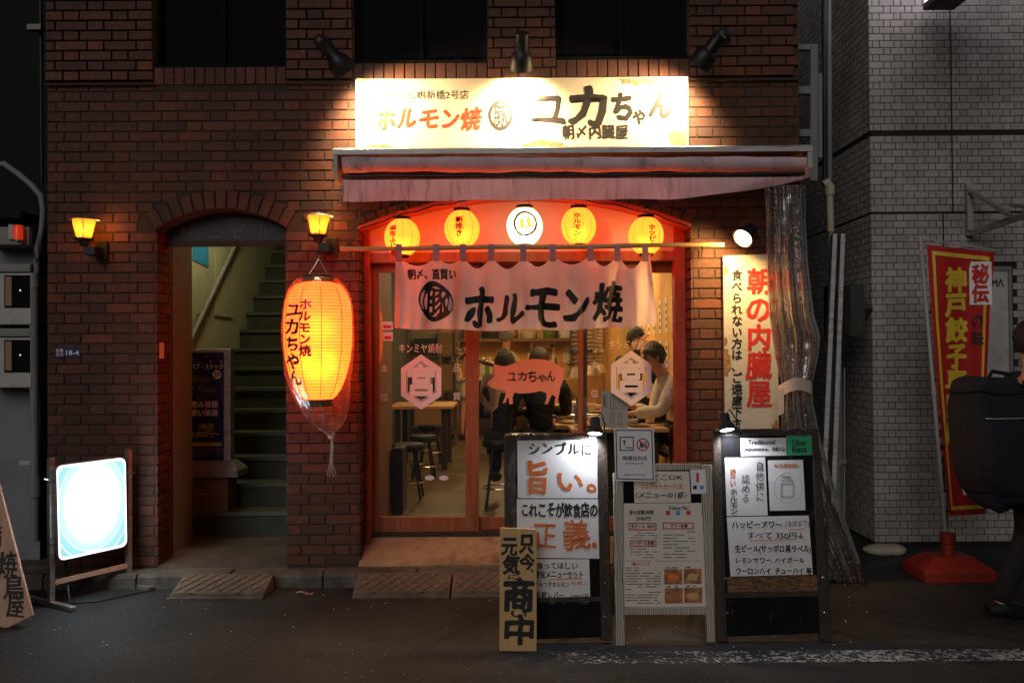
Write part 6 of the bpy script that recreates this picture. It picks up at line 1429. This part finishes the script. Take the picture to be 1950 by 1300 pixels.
for i, (u, w_) in enumerate(((1680, .15), (1702, .09))): one(MB().ellip(at(u, 1046, .62) + V((0, 0, .0)), (w_, .09, .045), 16, 8), 'sandbag', ('larger pale sandbag at the foot of the tiled corner', 'smaller pale sandbag right of the larger one')[i], 'sandbag', 'sack', smooth=True)
# ================================================================ red flag with orange base
fl = thing('banner_flag', 'tall red banner with yellow lettering on a white pole in an orange base', 'banner', at(1808, 1112, -.1))
FY = .0
MB().tube([at(1752, 450, FY), at(1778, 745, FY), at(1803, 1040, FY)], .013, 10).build('pole', 'whiteplastic', fl, smooth=True); MB().tube([at(1777, 735, FY), at(1779, 752, FY)], .018, 10).build('joint', 'whiteplastic', fl)
MB().tube([at(1720, 449, FY), at(1905, 478, FY + .02)], .005, 6).build('top_rod', 'whiteplastic', fl)
fbse = at(1812, 1118, 0); bz = V((at(1809, 1100, -.08).x, -.06, 0))
MB().add([bz + V(p) for p in ((-.24, -.17, 0), (.24, -.17, 0), (.24, .17, 0), (-.24, .17, 0), (-.24, -.17, .075), (.24, -.17, .075), (.24, .17, .075), (-.24, .17, .075), (-.13, -.09, .155), (.13, -.09, .155), (.13, .09, .155), (-.13, .09, .155))], [[0, 3, 2, 1], [0, 1, 5, 4], [1, 2, 6, 5], [2, 3, 7, 6], [3, 0, 4, 7], [4, 5, 9, 8], [5, 6, 10, 9], [6, 7, 11, 10], [7, 4, 8, 11], [8, 9, 10, 11]]).build('base', 'orangeplastic', fl, bevel=.012)
MB().lathe(bz + V((0, 0, .15)), [(.045, 0), (.042, .08), (.052, .085), (.052, .15), (.04, .152)], 18).build('socket', 'orangeplastic', fl, smooth=True)
flL = [(466, 1765), (600, 1774), (760, 1787), (880, 1798), (985, 1808)]; flR = [(482, 1893), (560, 1886), (700, 1880), (850, 1878), (972, 1878)]
def FM(u, v, off=0):
    y = FY - .01 + .025 * math.sin((u - 1765) * .055 + v * .006) + .02 * math.sin((u - 1765) * .11 - v * .011 + 1) * max(0, (u - 1800) / 90)
    return at(u, v, y - off)
def flag(s, t):
    v = 466 + t * 516; l, r = lerp(flL, v), lerp(flR, v); u = l + (r - l) * s; return FM(u, v + (14 * s * (1 - t) if t < .5 else 0) * 1.0 + (-8 * s * max(0, t - .5)), 0)
def fpx(s, t):
    v = 466 + t * 516; l, r = lerp(flL, v), lerp(flR, v); return (l + (r - l) * s, v + (14 * s * (1 - t) if t < .5 else 0) - 8 * s * max(0, t - .5))
MB().grid(flag, 40, 80).build('cloth', 'flagred', fl, smooth=True)
mb = MB()
def strip(a, b, w, n):
    for i in range(n):
        (s0, t0), (s1, t1) = [(a[0] + (b[0] - a[0]) * k, a[1] + (b[1] - a[1]) * k) for k in (i / n, (i + 1) / n)]
        if a[0] == b[0]: q = [(s0, t0), (s0 + w, t0), (s1 + w, t1), (s1, t1)]
        else: q = [(s0, t0), (s1, t1), (s1, t1 + w * .3), (s0, t0 + w * .3)]
        mb.add([FM(*fpx(*p), .003) for p in q], [[0, 1, 2, 3]])
strip((.07, .02), (.07, .965), .045, 50); strip((.89, .02), (.89, .965), .045, 50); strip((.07, .02), (.93, .02), .05, 24); strip((.07, .965), (.93, .965), .045, 24)
mb.build('yellow_border', 'yellow_ink', fl)
T('神戸餃子専門店', 1801, 508, 1842, 846, FM, 'yellow_ink', fl, vert=True, bold=.045, rough=.6, off=.004, cut=6)
mb = MB()
def patch(u0, v0, u1, v1, sk=0):
    q = [(u0 + 6, v0), (u1 - 6, v0), (u1, v0 + 8), (u1, v1 - 8), (u1 - 6, v1), (u0 + 6, v1), (u0, v1 - 8), (u0, v0 + 8)]; n = 8
    for i in range(6):
        a, b = v0 + (v1 - v0) * i / 6, v0 + (v1 - v0) * (i + 1) / 6; ia = 4 if i == 0 else 0; ib = 4 if i == 5 else 0
        for j in range(5):
            ua, ub = [(u0 + (u1 - u0) * k / 5) for k in (j, j + 1)]; mb.add([FM(min(max(ua + sk * (a - v0), u0 + ia + sk * (a - v0)), u1 - ia + sk * (a - v0)), a, .004), FM(ub + sk * (a - v0), a, .004), FM(ub + sk * (b - v0), b, .004), FM(ua + sk * (b - v0), b, .004)], [[0, 1, 2, 3]])
patch(1845, 498, 1888, 580, .02); mb.build('white_patch', 'white_ink', fl); mb = MB(); patch(1823, 850, 1850, 942, .12)
mb.build('white_patch', 'white_ink', fl)
T('秘伝', 1850, 503, 1884, 577, FM, 'red_ink', fl, vert=True, bold=.045, rough=.5, off=.006, cut=6); T('の味', 1849, 594, 1874, 660, FM, 'ink', fl, vert=True, bold=.02, rough=.8, off=.006, cut=6); T('宝永', 1826, 856, 1852, 930, FM, 'red_ink', fl, vert=True, bold=.04, rough=.4, off=.006, cut=6)
for v in (594, 722, 850, 972): 
    u = 1752 + (v - 450) * .0865; MB().tube([at(u - 1, v, FY), at(u + 12, v + 1, FY - .005)], .007, 6).build('clip', 'black', fl)
# ================================================================ neighbour on the left
nb = thing('left_building', 'dark grey plastered neighbour building at the left edge with meters', 'building', (-4.5, .6, 0))
nx = at(76, 700, .35).x
MB().box(-9, nx, .35, .55, 0, at(40, 425, .35).z).build('wall', 'grey_wall', nb); MB().box(-9, XL + .05, 1.7, 1.9, 0, 6).build('rear_wall', 'darkwall', nb); MB().box(-9, nx, .1, .35, at(40, 425, .35).z, at(40, 425, .35).z + .05).build('ledge', 'darkwall', nb)
for i, (v0, v1) in enumerate(((520, 618), (643, 738))):
    t = thing('meter_box', ('upper white meter box with dark window on the left wall', 'lower white meter box with dark window on the left wall')[i], 'meter box', at(30, v1, .2), 'white meter boxes'); MP = FR(.14)
    plate('case', rect(-40, v0, 60, v1), MP, .2, 'whiteplastic', t, bevel=.008); plate('window', rect(8, v0 + 4, 57, v0 + 66), MP, .01, 'matteblack', t, .004); plate('dial_strip', rect(10, v0 + 7, 22, v0 + 62), MP, .005, 'cardboard', t, .007); plate('hood', rect(-40, v0 - 18, 58, v0 - 2), MP, .21, 'greyplastic', t, -.01, bevel=.01)
    MB().ellip(MP(38, v0 + 34, .006), (.012, .004, .012), 8, 6).build('knob', 'chrome', t)
bx_ = thing('junction_box', 'pale junction box with red beacon at the upper left edge', 'junction box', at(30, 470, .2)); JP = FR(.12); plate('case', rect(-40, 432, 56, 466), JP, .22, 'greyplastic', bx_, bevel=.006); plate('switch', rect(15, 427, 25, 456), JP, .03, 'whiteplastic', bx_, .02, bevel=.004)
MB().lathe(JP(35, 456, .04), [(.03, 0), (.03, .095), (.026, .10)], 16).build('red_beacon', 'redlamp', bx_, smooth=True); MB().lathe(JP(35, 462, .04), [(.01, 0), (.02, .01), (.02, .02)], 12).build('beacon_base', 'chrome', bx_)
pL = thing('downpipe', 'cream-grey vertical downpipe beside the meter boxes', 'pipe', at(67, 1030, .18)); MB().tube([at(65, 524, .18), at(67, 1030, .18)], .032, 14).build('pipe', 'greyplastic', pL, smooth=True); MB().tube([at(67, 905, .18), at(67, 945, .18)], .042, 14).build('coupling', 'greyplastic', pL, smooth=True)
MB().tube([at(65, 520, .18), at(66, 548, .18)], .036, 14).build('socket', 'greyplastic', pL, smooth=True); MB().bar(at(38, 880, .2), at(78, 881, .2), .02, .03).build('pipe_clamp', 'whiteplastic', pL)
pipe('thick grey conduit arching over the junction box at the left edge', [(-20, 316, .15), (8, 312, .15), (36, 332, .15), (60, 352, .15), (78, 372, .15), (83, 400, .16), (80, 440, .17), (72, 470, .18), (70, 520, .2)], .022, 'greyplastic', 'conduit', 'conduit')
pipe('thin dark upright pipe beside the left edge of the brick wall', [(77, -60, .35), (80, 350, .35)], .012, 'black')
pipe('black cable hanging beside the conduit', [(82, 440, .1), (78, 480, .1), (70, 500, .1), (62, 470, .1), (60, 440, .1)], .006, 'black', 'cable', 'cable')
one(MB().box(at(54, 36, .3).x, at(80, 36, .3).x, .28, .34, at(60, 58, .3).z, at(60, 48, .3).z), 'wall_bracket', 'pale small bracket high at the left edge', 'bracket', 'greyplastic')
# ================================================================ passer-by
px_ = at(1976, 1200, -1.15).x
WALK = dict(al=(.10, -.16, .10), tl=(.11, -.04, .04), kl=(.10, .02, .50), ar=(-.10, .20, .08), tr=(-.11, .33, .05), kr=(-.10, .16, .50), el=(.22, -.06, 1.1), wl=(.25, .02, .88), er=(-.22, .1, 1.1), wr=(-.2, .3, 1.0))
pp, W_ = person('passer-by in black carrying a large black backpack at the right edge of the frame', (px_, -1.15, 0), 90, WALK, dict(top='blackcloth', hair='hair'), 1.72)
def bpk(s, t):
    th = s * math.tau; ph = (t - .5) * math.pi; ex = lambda v, p: math.copysign(abs(v) ** p, v)
    c = V((px_ - .23 - .20 * (t - .5), -1.15, 1.03)); k_ = 1 + .09 * noise.noise(V((math.cos(s * math.tau) * 1.5, math.sin(s * math.tau) * 1.5, t * 5))) + .0 * noise.noise(V((s * 20, t * 16, 4))); return c + k_ * V((.19 * ex(math.cos(ph), .45) * ex(math.cos(th), .55), .20 * ex(math.cos(ph), .45) * ex(math.sin(th), .55), .36 * ex(math.sin(ph), .6))) + V((.05, 0, 0)) * (t - .5)
bk = thing('backpack', 'large soft black backpack on the passer-by at the right edge', 'backpack', (px_ - .25, -1.15, .68))
MB().grid(bpk, 36, 24).build('pack', 'navycloth', bk, smooth=True)
MB().tube([V((px_ - .14, -1.3, 1.36)), V((px_ - .06, -1.32, 1.46)), V((px_ + .06, -1.3, 1.40)), V((px_ + .1, -1.3, 1.2))], .02, 8).build('strap', 'navycloth', bk, smooth=True); MB().tube([V((px_ - .30, -1.2, 1.36)), V((px_ - .26, -1.2, 1.43)), V((px_ - .15, -1.2, 1.41))], .012, 6).build('top_handle', 'navycloth', bk)
for tt in (.30, .74): MB().tube([bpk(i / 40, tt) + (bpk(i / 40, tt) - V((px_ - .23, -1.15, 1.03))).normalized() * .003 for i in range(41)], .006, 5, False).build('seam_piping', 'matteblack', bk)
MB().grid(lambda s, t: bpk(.63 + .24 * s, .30 + .26 * t) + V((0, -.03 * math.sin(math.pi * s) ** .4 * math.sin(math.pi * t) ** .4, 0)), 12, 12).build('front_pocket', 'navycloth', bk, smooth=True)
MB().tube([bpk(.66 + .18 * i / 12, .57) + V((0, -.008, 0)) for i in range(13)], .004, 5).build('zip', 'alu', bk)
# litter and grit on the road
mb = MB(); rq = random.Random(11)
for k in range(110):
    x, y = rq.uniform(-3.3, 2.2), rq.uniform(-1.5, -.5) if k % 3 else rq.uniform(-.6, -.25); s = rq.uniform(.002, .006)
    mb.ellip(V((x, y, s * .4)), (s, s * rq.uniform(.5, 1), s * .5), 5, 3)
g = one(mb, 'gravel', None, None, 'paper2', loc=(0, 0, 0)); g['kind'] = 'stuff'
one(MB().grid(lambda s, t: V((at(565, 1116, -.35).x + .11 * s, -.38 + .03 * t, .006 + .008 * math.sin(s * 6) + .004 * t)), 8, 3), 'dry_leaf', 'curled dry leaf on the asphalt between the two kerb ramps', 'leaf', 'cardboard')
